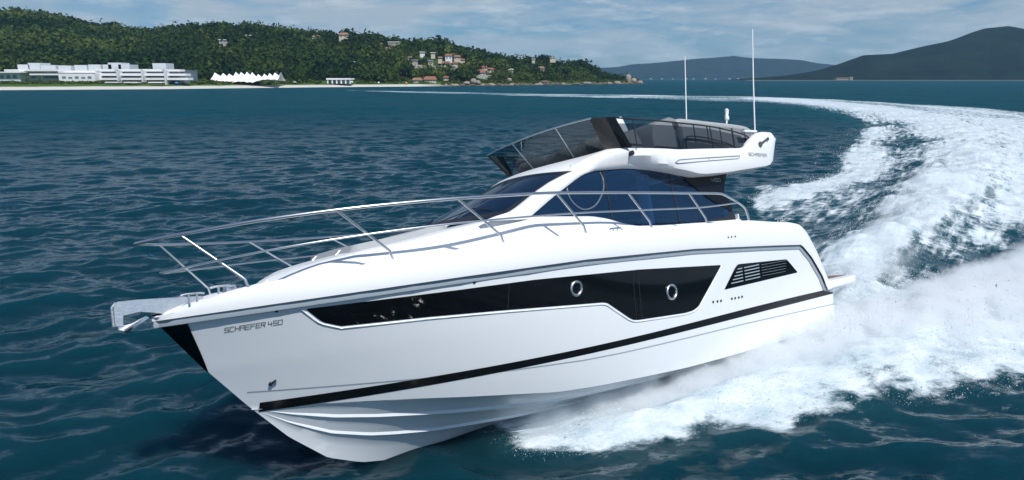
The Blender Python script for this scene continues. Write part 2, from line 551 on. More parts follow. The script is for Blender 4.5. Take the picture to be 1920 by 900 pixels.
mp = smooth_path(mid, 4)
MB().tube(mp[::-1] + [np.array([p[0], -p[1], p[2]]) for p in mp], .013, 8).build('mid_rail', M['steel'], grail, smooth=60)
for sgn in (1, -1):
    for b_, k_, t_ in stn:
        f = lambda p: np.array([p[0], p[1] * sgn, p[2]])
        b3, k3, t3 = f(b_), f(k_), f(t_)
        d = (t3 - k3) / np.linalg.norm(t3 - k3)
        kn_ = [b3, k3 - np.array([0, 0, .05]), k3 + d * .02, k3 + d * .07, t3]
        s_ = MB().tube(kn_, .017, 8)
        s_.tube([b3, b3 + np.array([0, 0, .015])], .032, 10)
        s_.build('stanchion', M['steel'], grail, smooth=60)

def cleat(x, y, z, s=1.0, yaw=0.0):
    c = MB()
    c.tube([(x - .13 * s, y, z + .075 * s), (x - .08 * s, y, z + .085 * s), (x + .08 * s, y, z + .085 * s), (x + .13 * s, y, z + .075 * s)], .014 * s, 8)
    for dx in (-.045, .045):
        c.tube([(x + dx * s, y, z - .02), (x + dx * s, y, z + .085 * s)], .013 * s, 8)
    c.build('cleat', M['steel'], yacht, smooth=60)
cleat(11.80, .42, 2.545); cleat(11.80, -.42, 2.545)
cleat(11.48, .50, 2.585, 1.1)
cleat(6.18, 1.955, 2.735); cleat(6.18, -1.955, 2.735); cleat(1.6, 1.96, 2.63)
wd = MB().tube([(11.25, 0, 2.45), (11.25, 0, 2.68)], [.12, .08], 14)
wd.box((11.25, .14, 2.56), (.18, .16, .16))
wd.build('windlass', M['steel'], yacht, smooth=50)

# sunpad and its frame on the foredeck
sp = MB()
rows = []
for x in np.linspace(8.25, 9.95, 14):
    z = float(roofZ(x)) + .015
    th = .085 if 8.3 < x < 9.9 else .03
    rows.append([(x, y, z + ((th if abs(y) < .80 else -.12) + .02 * (1 - abs(y))) * (1 if 8.3 < x < 9.9 else 0) - (.1 if not 8.3 < x < 9.9 else 0)) for y in np.linspace(-.82, .82, 15)])
sp.grid(rows)
sp.build('sunpad', M['lgrey'], yacht, smooth=50)
hr = MB()
for y in (.30,):
    hr.tube(smooth_path([(9.98, y, 2.86), (9.88, y, 2.95), (9.76, y, 3.0), (9.05, y, 3.085), (8.35, y, 3.20), (8.18, y, 3.19), (8.08, y, 3.11)], 5), .016, 8)
    hr.tube(smooth_path([(9.98, -y - .2, 2.86), (9.88, -y - .2, 2.95), (9.76, -y - .2, 3.0), (9.05, -y - .2, 3.085), (8.35, -y - .2, 3.20), (8.18, -y - .2, 3.19), (8.08, -y - .2, 3.11)], 5), .016, 8)
hr.build('sunpad_rail', M['steel'], yacht, smooth=60)

# ---- cabin side, pillar
A = [(8.25, 3.12), (7.95, 3.19), (7.72, 3.23), (7.58, 3.28), (7.07, 3.53), (6.75, 3.665), (6.42, 3.775), (6.15, 3.85), (5.8, 3.93), (5.3, 4.0), (4.5, 4.02), (3.7, 3.98), (2.1, 3.93)]
Bt = [(7.40, 3.10), (7.39, 3.13), (7.15, 3.25), (6.91, 3.37), (6.70, 3.47), (6.48, 3.57), (6.25, 3.675), (6.03, 3.76), (5.8, 3.815), (5.6, 3.845), (5.25, 3.865), (4.88, 3.87), (4.17, 3.83), (3.77, 3.79), (3.0, 3.76), (2.08, 3.74)]
Ar, Br = resample(A, 60), resample(Bt, 60)
cb = MB()
rows = []
for (ax, az), (bx, bz) in zip(Ar, Br):
    row = []
    for v in (0, .08, .3, .55, .8, .93, 1):
        X, Z = ax + (bx - ax) * v, az + (bz - az) * v
        row.append(cab_pt(X, Z, .035 * math.sin(math.pi * v) ** .6))
    row.append(cab_pt(bx, bz, -.05))
    row.insert(0, cab_pt(ax, az, -.07))
    rows.append(row)
cb.grid(rows)
cb.join(cb.mirror())
cb.box((4.0, 0, 3.93), (4.2, 2.3, .05))
cb.build('cabin', M['deck'], yacht, smooth=40)

# side windows
wt = tab([(7.39, 3.13), (6.91, 3.37), (6.48, 3.57), (6.03, 3.76), (5.6, 3.845), (4.88, 3.87), (4.17, 3.83), (3.77, 3.79), (3.41, 3.59), (2.95, 3.24), (2.6, 3.07), (2.37, 2.97)])
wb = tab([(7.45, 3.10), (6.68, 3.08), (5.89, 3.02), (5.56, 2.92), (5.21, 2.84), (4.54, 2.80), (2.3, 2.76)])
def side_window():
    m = MB()
    m.grid([[cab_pt(x, wb(x) + (max(wt(x), wb(x)) - wb(x)) * v, -.03) for v in np.linspace(0, 1, 9)] for x in np.linspace(2.3, 7.4, 80)])
    return m
for sg in (1, -1):
    m = side_window()
    sw = (m if sg > 0 else m.mirror()).build('side_window', M['blue'], yacht, smooth=50)
    tr = MB()
    ring = smooth_path([(5.61, 3.80), (5.59, 3.69), (5.63, 3.55), (5.74, 3.41), (5.95, 3.25), (6.2, 3.19), (6.37, 3.26), (6.46, 3.40), (6.46, 3.55)], 5)
    tr.tube([cab_pt(p[0], p[1], -.022) for p in ring], .014, 6)
    (tr if sg > 0 else tr.mirror()).build('opening_pane_ring', M['ring'], sw, smooth=60)
    for (x0, z0, x1, z1) in ((5.54, 3.83, 5.68, 2.99), (3.86, 3.77, 4.02, 2.82)):
        mu = MB()
        mu.prism([cab_pt(x0, z0, -.024), cab_pt(x0 - .03, z0, -.024), cab_pt(x1 - .03, z1, -.024), cab_pt(x1, z1, -.024)], (0, .004, 0))
        (mu if sg > 0 else mu.mirror()).build('window_mullion', M['dark'], sw)
    mu = MB()
    mu.prism([cab_pt(3.5, 2.80, -.024), cab_pt(3.5, 2.83, -.024), cab_pt(2.6, 2.86, -.024), cab_pt(2.37, 2.98, -.024), cab_pt(2.30, 2.90, -.024), cab_pt(2.32, 2.79, -.024)], (0, .005, 0))
    (mu if sg > 0 else mu.mirror()).build('window_sill', M['dark'], sw)
    ap = MB()
    pl = [(3.72, 3.79), (3.41, 3.585), (2.95, 3.24), (2.6, 3.07), (2.37, 2.96), (2.30, 3.08), (2.40, 3.35), (2.25, 3.55), (2.05, 3.76), (3.0, 3.80)]
    ap.prism([cab_pt(x, z, -.022) for x, z in pl], (0, .012, 0))
    (ap if sg > 0 else ap.mirror()).build('aft_side_panel', M['stripe'], yacht)
aw = MB().add([(2.42, -1.42, 2.0), (2.42, 1.42, 2.0), (2.42, 1.28, 3.8), (2.42, -1.28, 3.8)], [(0, 1, 2, 3)])
aw.build('saloon_door', M['black'], yacht)

cf = MB().box((4.9, 0, 2.35), (5.0, 2.7, .06)); cf.build('saloon_floor', M['teak'], yacht)
for (cx, cy, cz, dx, dy, dz, mm, nm) in ((5.0, -.85, 2.75, 1.9, .5, .8, 'lgrey', 'saloon_sofa'), (3.4, .85, 2.85, 1.0, .45, .95, 'wood', 'galley_counter'), (5.1, .35, 2.9, .9, .5, .06, 'whitep', 'saloon_table'), (6.6, .55, 2.75, .5, .5, 1.1, 'lgrey', 'inside_helm_seat'), (7.3, .3, 2.9, .5, 1.4, .5, 'dark', 'dashboard'), (4.2, .95, 3.2, .10, .25, 1.2, 'whitep', 'curtain'), (2.75, -.9, 2.9, .4, .5, 1.1, 'wood', 'cabinet')):
    MB().box((cx, cy, cz), (dx, dy, dz)).build(nm, M[mm], yacht, smooth=40, bevel=.03)
# windshield
def ws_pt(u, v, off=0.0):
    """u -1..1 across the beam, v 0 base to 1 top"""
    yb, yt = 1.24 * u, 1.20 * u
    xb = 8.15 - .58 * abs(u) ** 2.2
    xt = 6.42 - .30 * abs(u) ** 2
    zb = 3.225 + .02 * (1 - abs(u))
    zt = 3.86 + .10 * (1 - u * u)
    k = v + .10 * v * (1 - v)
    x, y, z = xb + (xt - xb) * v, yb + (yt - yb) * v, zb + (zt - zb) * k
    return np.array([x + off * .45, y, z + off * .9])
m = MB().grid([[ws_pt(u, v) for v in np.linspace(-.02, 1, 14)] for u in np.linspace(-1, 1, 33)])
wsh = m.build('windshield', M['ws'], yacht, smooth=60)
fr = MB()
def band(pts_a, pts_b): fr.grid([pts_a, pts_b])
U = np.linspace(-1, 1, 41)
band([ws_pt(u, -.03, .004) for u in U], [ws_pt(u, .07, .004) for u in U])
band([ws_pt(u, .93, .004) for u in U], [ws_pt(u, 1.0, .004) for u in U])
V = np.linspace(-.02, 1, 20)
for s_ in (1, -1):
    band([ws_pt(s_ * 1.0, v, .0045) for v in V], [ws_pt(s_ * .90, v, .0045) for v in V])
    band([ws_pt(s_ * .36, v, .0048) for v in V], [ws_pt(s_ * .31, v, .0048) for v in V])
fr.build('windshield_frame', M['dark'], wsh, smooth=60)
for u0, u1 in ((.15, .75), (-.2, -.75)):
    wp = MB().tube([ws_pt(u0, .0, .03), ws_pt((u0 + u1) / 2, .2, .035), ws_pt(u1, .12, .02)], .010, 6)
    wp.tube([ws_pt(u0, -.05, .0), ws_pt(u0, .0, .04)], .02, 6)
    wp.build('wiper', M['dark'], wsh)

# ---- flybridge body
fz_t = tab([(6.2, 3.9), (5.36, 4.19), (5.19, 4.17), (4.56, 4.155), (3.89, 4.125), (3.15, 4.14), (1.95, 4.16), (1.80, 4.19), (1.64, 4.30), (1.42, 4.42), (1.23, 4.485), (1.05, 4.505), (.67, 4.51), (.59, 4.46), (.55, 4.40)])
fz_b = tab([(6.2, 3.86), (5.6, 3.89), (5.1, 3.885), (4.75, 3.87), (4.35, 3.815), (3.74, 3.725), (3.4, 3.66), (3.2, 3.65), (2.54, 3.67), (1.67, 3.74), (1.12, 3.785), (.95, 3.81), (.80, 3.90), (.62, 4.2), (.55, 4.36)])
fY = tab([(6.2, 1.20), (5.8, 1.27), (5.36, 1.36), (5.0, 1.46), (4.7, 1.55), (4.2, 1.61), (3.2, 1.635), (1.5, 1.63), (.9, 1.60), (.55, 1.56)])
fb = MB()
rows = []
for x in list(np.linspace(.55, 1.0, 10)) + list(np.linspace(1.05, 2.1, 16)) + list(np.linspace(2.2, 5.0, 32)):
    zt, zb, y = float(fz_t(x)), float(fz_b(x)), float(fY(x))
    kq = min(1, max(0, (x - 3.95) / .95)); kq = kq * kq * (3 - 2 * kq)
    yb = (y - .02) * (1 - kq) + (cabY(x, zb) + .03) * kq
    yin = y - .12
    zf = 3.98 if zt > 4.02 else zt - .03
    half = [(max(yb - .5, .4), zb + .015), (yb - .07, zb), (yb - .005 * kq, zb + .02), (y * (1 - kq) + (yb * .7 + y * .3) * kq, zb + .10 * (zt - zb) + .03), (y + .012 * (1 - kq) - .01 * kq, zb + .55 * (zt - zb)), (y - .005, zt - .05), (y - .03, zt - .005), (y - .06, zt), (yin + .02, zt - .004), (yin, zt - .03), (yin - .015, zf), (.0, zf + .001)]
    rows.append([(x, a, b) for a, b in half])
fb.grid(rows)
fb.f.append(tuple(range(12)))                 # aft end
fb.join(fb.mirror())
fb.add([(.7, -1.2, 3.84), (.7, 1.2, 3.84), (4.4, 1.2, 3.86), (4.4, -1.2, 3.86)], [(0, 1, 2, 3)])
# brow and forward shoulders: one skin from the windscreen foot down to the windshield head and side window arch
bot, topc = [], []
for sg in (-1, 1):
    side_b = [(4.40, cabY(4.4, 3.83) + .035, 3.835), (4.9, cabY(4.9, 3.875) + .035, 3.875), (5.3, cabY(5.3, 3.87) + .035, 3.868), (5.65, cabY(5.65, 3.845) + .036, 3.852), (5.95, 1.325, 3.83)]
    side_t = [(4.40, float(fY(4.40)) - .03, 4.150), (4.75, float(fY(4.75)) - .03, 4.16), (5.0, 1.455, 4.168), (5.18, 1.41, 4.175), (5.30, 1.345, 4.18)]
    front_b = [tuple(ws_pt(u, 1.0) + np.array([.05, 0, -.012])) for u in np.linspace(1.0, 0, 14)]
    front_t = [(5.37 + .05 * (1 - u * u), 1.27 * u, 4.185) for u in np.linspace(1.0, 0, 14)]
    hb_, ht_ = side_b + front_b, side_t + front_t
    if sg < 0:
        bot = [(x, -y, z) for x, y, z in hb_]; topc = [(x, -y, z) for x, y, z in ht_]
    else:
        bot += hb_[::-1][1:]; topc += ht_[::-1][1:]
bot, topc = smooth_path(bot, 3), smooth_path(topc, 3)
br = []
for b_, t_ in zip(bot, topc):
    b_, t_ = np.array(b_), np.array(t_)
    o_ = np.array([b_[0] - 4.6, b_[1] * 1.2, 0.0]); o_ /= np.linalg.norm(o_)
    fk = min(1.0, max(0.0, (b_[0] - 4.40) / .75)); fk = fk * fk * (3 - 2 * fk)
    b_ = b_ - np.array([0, math.copysign(.030 * (1 - fk), b_[1]), 0])
    t_ = t_ - np.array([0, math.copysign(.030 * (1 - fk), t_[1]), .01 * (1 - fk)])
    row = [b_ - o_ * .06 + np.array([0, 0, -.02])]
    for v in np.linspace(0, 1, 9):
        row.append(b_ + (t_ - b_) * v + (o_ * .5 + np.array([0, 0, .5])) * .075 * fk * math.sin(math.pi * v ** .8))
    row += [t_ - o_ * .07 + np.array([0, 0, .004]), t_ - o_ * .09 + np.array([0, 0, -.2])]
    br.append(row)
fb.grid(br)
fly = fb.build('flybridge', M['deck'], yacht, smooth=40)
# recessed handrail slot and fittings on the fascia
sl = MB()
for pth in ([(4.06, 3.885), (3.96, 3.93), (2.07, 4.0), (2.14, 3.945), (4.02, 3.865)],):
    pts = [(x, float(fY(x)) + .016, z) for x, z in resample(pth + [pth[0]], 60)]
    sl.tube(pts, .008, 6)
sl.tube([(3.1, float(fY(3.1)) + .014, 3.915), (3.1, float(fY(3.1)) + .014, 3.955)], .006, 6)
sl.build('fascia_trim', M['grey_trim'], fly, smooth=60)
nv = MB().tube([(4.99, 1.40, 4.08), (4.99, 1.505, 4.08)], .04, 14)
nv.build('navigation_light', M['dark'], fly, smooth=50)

# ---- flybridge windscreen
def fw_pt(u, v, off=0.0):
    bow = .03 * (1 - u * u)
    x = 5.38 + bow + (.39 + .03 * (1 - u * u)) * v
    y = (1.24 + .13 * v) * u
    z = 4.185 + (.475 + .05 * (1 - u * u)) * v
    return np.array([x + off, y, z])
fws = MB().grid([[fw_pt(u, v) for v in np.linspace(0, 1, 6)] for u in np.linspace(-1, 1, 25)]).build('flybridge_windscreen', M['smoke'], yacht, smooth=60, normals=False)
f2 = MB()
f2.tube([fw_pt(u, 1.01) for u in np.linspace(-1.02, 1.02, 25)], .014, 8)
f2.build('windscreen_rail', M['steel'], fws, smooth=60)
for u in (-.42, .44):
    p_ = MB().tube([fw_pt(u, .02, -.01), fw_pt(u, 1.0, -.01)], .011, 6)
    p_.build('windscreen_post', M['steel'], fws, smooth=60)
f3 = MB()
f3.tube([fw_pt(-1.0, -.02, .0), fw_pt(-1.0, 1.02, .0)], .028, 6)
f3.tube([fw_pt(u, .02, 0.0) for u in np.linspace(-1, 1, 15)], .018, 6)
f3.build('windscreen_frame', M['dark'], fws, smooth=40)
# wings: opaque dark returns from the screen's corners back to the coaming
for sg in (1, -1):
    w_ = MB()
    a0, a1 = fw_pt(1, 0), fw_pt(1, 1.0)
    g_ = []
    for t in np.linspace(0, 1, 8):
        b0 = a0 + (np.array([5.02, 1.53, 4.17]) - a0) * t + np.array([0, .03 * math.sin(math.pi * t), 0])
        b1 = a1 + (np.array([5.30, 1.50, 4.675]) - a1) * t + np.array([0, .03 * math.sin(math.pi * t), 0])
        g_.append([b0 + (b1 - b0) * v for v in np.linspace(0, 1, 5)])
    w_.grid(g_[:5])
    (w_ if sg > 0 else w_.mirror()).build('windscreen_wing', M['wing'], yacht, smooth=60)
    w_ = MB().grid(g_[4:])
    (w_ if sg > 0 else w_.mirror()).build('wing_band', M['black'], yacht, smooth=60)
    pnl = MB()
    g_ = []
    for x in np.linspace(1.75, 5.0, 18):
        zt = float(np.interp(x, [1.4, 1.75, 2.75, 3.61, 5.0], [4.30, 4.46, 4.57, 4.60, 4.64]))
        g_.append([(x + (.25 * v if x > 4 else 0), float(fY(x)) - .07 - .03 * v, float(fz_t(x)) - .01 + (zt - float(fz_t(x)) - .03) * v) for v in (0, .5, 1)])
    pnl.grid(g_)
    (pnl if sg > 0 else pnl.mirror()).build('side_screen', M['smoked'], yacht, smooth=60, normals=False)
    rl = MB()
    tp = [(5.28, 1.50, 4.665), (4.95, 1.5, 4.655), (4.2, 1.52, 4.64), (3.61, 1.53, 4.615), (2.75, 1.53, 4.58), (2.0, 1.53, 4.50), (1.6, 1.53, 4.43), (1.45, 1.53, 4.36)]
    rl.tube(smooth_path(tp, 4), .014, 8)
    for x in (4.9, 3.75, 2.75, 2.05):
        zt = float(np.interp(x, [1.45, 2.0, 2.75, 3.61, 4.2, 4.95], [4.36, 4.50, 4.58, 4.615, 4.64, 4.655]))
        rl.tube([(x - .02, 1.525, float(fz_t(x)) - .01), (x, 1.53, zt)], .012, 6)
    rl.tube(smooth_path([(3.3, 1.35, 4.15), (3.28, 1.35, 4.36), (3.15, 1.35, 4.43), (2.6, 1.35, 4.40), (1.95, 1.35, 4.30), (1.75, 1.35, 4.22)], 4), .013, 6)
    (rl if sg > 0 else rl.mirror()).build('flybridge_rail', M['dark'], yacht, smooth=60)

# fly furniture
cv = MB()
pth = [(5.15 + .02 * math.sin(7 * y), y, 4.325 + .018 * math.sin(9 * y + 1) + .01 * math.sin(23 * y)) for y in np.linspace(-1.12, 1.15, 40)]
cv.tube(pth, [.140 + .018 * math.sin(17 * y * 3 + 1) * math.sin(5 * y) for y in np.linspace(-1.12, 1.15, 40)], 14)
cv.build('rolled_cover', M['cover'], yacht, smooth=70)
hc = MB().prism([(4.75, -.95, 4.0), (4.75, -.95, 4.42), (4.45, -.95, 4.58), (4.2, -.95, 4.55), (4.15, -.95, 4.0)], (0, 1.15, 0))
hc.build('helm_console', M['dark'], yacht, smooth=40, bevel=.03)
lp = MB().prism([(4.55, .25, 4.0), (4.72, .25, 4.45), (4.35, .25, 4.62), (4.0, .25, 4.0)], (0, .85, 0))
lp.build('forward_lounge', M['grey'], yacht, smooth=40, bevel=.05)
hs = MB().prism([(3.90, .35, 4.45), (3.83, .35, 4.70), (3.30, .35, 4.86), (2.98, .35, 4.80), (2.95, .35, 4.0), (3.85, .35, 4.0)], (0, .75, 0))
hs.build('helm_seat', M['grey'], yacht, smooth=40, bevel=.05)
hb = MB().box((2.93, .72, 4.62), (.10, .74, .36))
hb.build('helm_backrest', M['lgrey'], yacht, smooth=40, bevel=.04)
wb_ = MB().prism([(4.32, .45, 4.55), (4.30, .45, 4.92), (4.16, .45, 4.95), (3.98, .45, 4.60)], (0, .22, 0))
wb_.build('helm_screen_pod', M['whitep'], yacht, smooth=40, bevel=.02)
# settee along the side with pale top roll
so = MB().prism([(3.24, 1.02, 4.05), (3.24, 1.02, 4.66), (3.05, 1.02, 4.70), (.95, 1.02, 4.60), (.85, 1.02, 4.42), (.85, 1.02, 4.05)], (0, .26, 0))
so.build('settee', M['grey'], yacht, smooth=40, bevel=.05)
tp_ = MB().tube(smooth_path([(3.26, 1.15, 4.69), (3.1, 1.15, 4.735), (2.2, 1.15, 4.705), (1.2, 1.15, 4.665), (.9, 1.15, 4.61), (.82, 1.15, 4.50)], 5), .075, 12)
tp_.build('settee_top_roll', M['lgrey'], yacht, smooth=60)
sb = MB().box((1.0, -.2, 4.32), (.3, 2.3, .60))
sb.build('aft_backrest', M['grey'], yacht, smooth=40, bevel=.06)
cs = MB()
for i in range(5):
    cs.box((2.9 - i * .42, 1.155, 4.5 - .012 * i), (.02, .275, .34))
cs.build('settee_seam', M['dark'], yacht)
wt_ = MB().box((1.32, 1.45, 4.53), (.42, .10, .05), rz=-.05)
wt_.build('aft_grab_ledge', M['whitep'], yacht, smooth=40, bevel=.012)

for y in (.90, -.90):
    an = MB().tube([(.25, y, 4.30), (.20, y, 4.60), (-.05, y * 1.01, 5.8), (-.32, y * 1.03, 7.02)], [.020, .017, .015, .011], 8)
    an.tube([(.25, y, 4.28), (.22, y, 4.45)], .03, 10)
    an.build('whip_antenna', M['whitep'], yacht, smooth=60)
ml = MB().tube([(.22, 0.15, 4.5), (-.16, .05, 5.2)], .020, 8)
mast = ml.build('light_mast', M['whitep'], yacht, smooth=60)
mb_ = MB().tube([(-.16, .05, 5.18), (-.17, .05, 5.25), (-.18, .05, 5.31), (-.20, .05, 5.33), (-.21, .05, 5.42), (-.215, .05, 5.45)], [.05, .055, .035, .045, .05, .02], 12)
mb_.build('masthead_light', M['whitep'], mast, smooth=40)

# ---- hull glazing
ht = tab([(10.74, 2.275), (10.04, 2.262), (9.0, 2.245), (7.9, 2.235), (5.84, 2.155), (3.77, 2.02)])
hb2 = tab([(10.74, 2.27), (10.56, 2.09), (10.36, 2.01), (9.39, 1.965), (8.43, 1.90), (6.66, 1.765), (6.58, 1.745), (6.14, 1.46), (6.06, 1.42), (5.95, 1.405), (4.85, 1.355), (4.65, 1.365), (4.50, 1.41), (3.80, 1.99)])
def glaz(x0, x1, tf, bf, off, n):
    m = MB()
    m.grid([[hull_pt(x, bf(x) + (max(tf(x), bf(x) + .002) - bf(x)) * v, off) for v in np.linspace(0, 1, 7)] for x in np.linspace(x0, x1, n)])
    return m
vt = tab([(3.74, 1.60), (3.36, 1.94), (3.27, 1.985), (1.72, 1.925), (1.65, 1.915), (1.31, 1.64)])
vb = tab([(3.74, 1.595), (1.31, 1.635)])
for sg in (1, -1):
    fl = (lambda m: m) if sg > 0 else (lambda m: m.mirror())
    hw = fl(glaz(3.79, 10.73, ht, hb2, .006, 150)).build('hull_window', M['black'], yacht, smooth=50)
    # white chamfer around the recess
    ch = MB()
    loop = [(10.80, 2.285), (10.58, 2.075), (10.36, 1.985), (9.39, 1.94), (8.43, 1.875), (6.68, 1.74), (6.60, 1.72), (6.16, 1.435), (6.06, 1.395), (5.95, 1.38), (4.85, 1.33), (4.63, 1.34), (4.47, 1.39), (3.75, 2.02)]
    ch.tube([hull_pt(x, z, .002) for x, z in resample(loop, 110)], .013, 6)
    fl(ch).build('window_surround', M['gel'], hw, smooth=60)
    for (x, z, r_) in ((7.17, 2.03, .095), (5.16, 1.73, .112)):
        rg = MB()
        rg.tube([hull_pt(x + r_ * math.cos(t), z + r_ * math.sin(t), .014) for t in np.linspace(0, 2 * math.pi, 29)], .020, 8, caps=False)
        fl(rg).build('porthole_ring', M['steel'], hw, smooth=60)
    for (x0, z0, x1, z1) in ((8.28, 2.235, 8.30, 1.90), (6.02, 2.16, 6.0, 1.42), (5.9, 2.16, 5.88, 1.41)):
        pj = MB().tube([hull_pt(x0, z0, .007), hull_pt(x1, z1, .007)], .006, 4)
        fl(pj).build('pane_joint', M['dark'], hw)
    ve = fl(glaz(1.32, 3.73, vt, vb, .006, 50)).build('hull_vent', M['black'], yacht, smooth=50)
    lv = MB()
    for k in range(5):
        z0 = 1.665 + k * .055
        xa = 3.70 - (z0 - 1.60) * 1.05 - .10
        for (a_, b_) in ((xa, 3.16), (3.10, 2.62)):
            lv.grid([[hull_pt(x, z0 + (3.7 - x) * .018 + dz, .010) for dz in (0, .018)] for x in np.linspace(a_, b_, 5)])
    for k in range(5):
        z0 = 1.67 + k * .05
        lv.grid([[hull_pt(x, z0 + .03 + dz, .009) for dz in (0, .004)] for x in np.linspace(2.55, 1.75 - k * .02, 4)])
    fl(lv).build('vent_louvre', M['grey_trim'], ve)
    for (x, z) in ((4.09, 1.43), (3.97, 1.425), (3.87, 1.42), (3.55, 1.415), (3.45, 1.412), (3.34, 1.41), (3.24, 1.41), (11.03, 2.30), (8.79, 2.315)):
        dr = MB().tube([hull_pt(x, z, -.01), hull_pt(x, z, .012)], .020, 10)
        fl(dr).build('drain_outlet', M['dark'], yacht, smooth=50)
    for x in (3.57, 3.47, 3.36):
        y = float(hullY(x, 2.4)) + .055
        fl(MB().tube([(x, y - .02, 2.47), (x, y + .016, 2.47)], .016, 10)).build('drain_outlet', M['dark'], yacht, smooth=50)
    wj = MB().tube([hull_pt(11.0, 1.42, .0), hull_pt(11.0, 1.42, .03)], .022, 8).tube([hull_pt(11.0, 1.42, .02), hull_pt(10.95, 1.46, .02)], .014, 6)
    fl(wj).build('towing_eye', M['dark'], yacht, smooth=50)

# ---- swim platform
pf = MB()
out = [(.30, 1.97), (-.3, 1.96), (-1.05, 1.93), (-1.32, 1.86), (-1.48, 1.70), (-1.52, 1.3), (-1.54, 0)]
lo = [(x, y, 1.17) for x, y in out] + [(x, -y, 1.17) for x, y in reversed(out[:-1])]
pf.prism(lo, (0, 0, .16))
plat = pf.build('swim_platform', M['deck'], yacht, smooth=40, bevel=.035)
tk = MB()
for k in range(14):
    y0 = -1.62 + k * .234
    tk.box((-.62, y0 + .1, 1.336), (1.45, .215, .012))
tk.build('teak_deck', M['teak'], plat)
MB().box((-.12, 1.80, 1.06), (.20, .08, .17)).build('platform_bracket', M['grey_trim'], yacht, smooth=40, bevel=.01)

# ---- lettering (stroke letters as thin ribbons)
GL = {'S': [[(1, 1), (0, 1), (0, .5), (1, .5), (1, 0), (0, 0)]], 'C': [[(1, 1), (0, 1), (0, 0), (1, 0)]], 'H': [[(0, 1), (0, 0)], [(1, 1), (1, 0)], [(0, .5), (1, .5)]],
      'A': [[(0, 0), (0, 1), (1, 1), (1, 0)], [(.25, .5), (1, .5)]], 'E': [[(1, 1), (0, 1), (0, 0), (1, 0)], [(0, .5), (.9, .5)]], 'F': [[(1, 1), (0, 1), (0, 0)], [(0, .5), (.9, .5)]],
      'R': [[(0, 0), (0, 1), (1, 1), (1, .5), (.2, .5)], [(.5, .5), (1, 0)]], '4': [[(0, 1), (0, .42), (1, .42)], [(.8, .8), (.8, 0)]], '5': [[(1, 1), (0, 1), (0, .5), (1, .5), (1, 0), (0, 0)]],
      '0': [[(0, 0), (0, 1), (1, 1), (1, 0), (0, 0)]], ' ': []}
def lettering(text, fn, width, height, name, m_, parent, aspect=.76, th=.13):
    adv = 1.0 / (len(text) - .6 * text.count(' '))
    pos = [i - (.6 if ' ' in text[:i] else 0) for i in range(len(text))]
    mb = MB()
    for i, chh in enumerate(text):
        for st_ in GL[chh]:
            for (x0, y0), (x1, y1) in zip(st_[:-1], st_[1:]):
                lw = th * height
                p0 = np.array([(pos[i] + x0 * aspect) * adv * width, y0 * height])
                p1 = np.array([(pos[i] + x1 * aspect) * adv * width, y1 * height])
                d = (p1 - p0) / (np.linalg.norm(p1 - p0) + 1e-9)
                n_ = np.array([-d[1], d[0]]) * lw / 2
                e = d * lw / 2
                q = [p0 - e + n_, p1 + e + n_, p1 + e - n_, p0 - e - n_]
                mb.add([fn(a, b) for a, b in q], [(0, 1, 2, 3)])
    return mb.build(name, m_, parent, normals=False)
lettering('SCHAEFER 450', lambda a, b: hull_pt(11.50 - a, 2.13 + b + a * .01, .005 + b * .002), .55, .052, 'bow_lettering', M['ink'], yacht)
lettering('SCHAEFER', lambda a, b: (1.78 - a, float(fY(1.78 - a)) + .018 + b * .003, 4.00 - a * .03 + b), .70, .055, 'flybridge_lettering', M['ink'], fly)
lettering('450', lambda a, b: cab_pt(2.66 - a, 3.565 + b, -.008), .30, .060, 'model_number', M['inkw'], yacht)
em = MB().tube([(1.30, 1.635, 4.23), (1.30, 1.655, 4.23)], .055, 14)
em.prism([(1.27, 1.642, 4.22), (1.26, 1.642, 4.27), (1.02, 1.632, 4.36), (1.03, 1.632, 4.32)], (0, .012, 0))
em.tube([(.99, 1.635, 4.345), (.99, 1.65, 4.345)], .035, 10)
em.build('round_emblem', M['ink'], fly)

# ------------------------------------------------------------------ noise for geometry
def _hash(ix, iy, iz, seed):
    h = (ix.astype(np.int64) * 374761393 + iy.astype(np.int64) * 668265263 + iz.astype(np.int64) * 2147483647 + seed * 974711) & 0x7fffffff
    h = ((h ^ (h >> 13)) * 1274126177) & 0x7fffffff
    h = (h ^ (h >> 16)) & 0xffff
    return h / 65535.0
def vnoise(x, y, z=None, seed=0):
    if z is None: z = np.zeros_like(x)
    fx, fy, fz = np.floor(x), np.floor(y), np.floor(z)
    tx, ty, tz = x - fx, y - fy, z - fz
    tx, ty, tz = tx * tx * (3 - 2 * tx), ty * ty * (3 - 2 * ty), tz * tz * (3 - 2 * tz)
    r = 0
    for a in (0, 1):
        for b in (0, 1):
            for c in (0, 1):
                w = (tx if a else 1 - tx) * (ty if b else 1 - ty) * (tz if c else 1 - tz)
                r = r + w * _hash(fx + a, fy + b, fz + c, seed)
    return r
def fbm(x, y, z=None, o=4, seed=0):
    s, a, t = 0, .5, 0
    for k in range(o):
        s = s + a * vnoise(x, y, z, seed + k)
        t += a
        x, y = x * 2.03 + 7.1, y * 2.03 + 3.7
        z = None if z is None else z * 2.03 + 1.3
        a *= .5
    return s / t

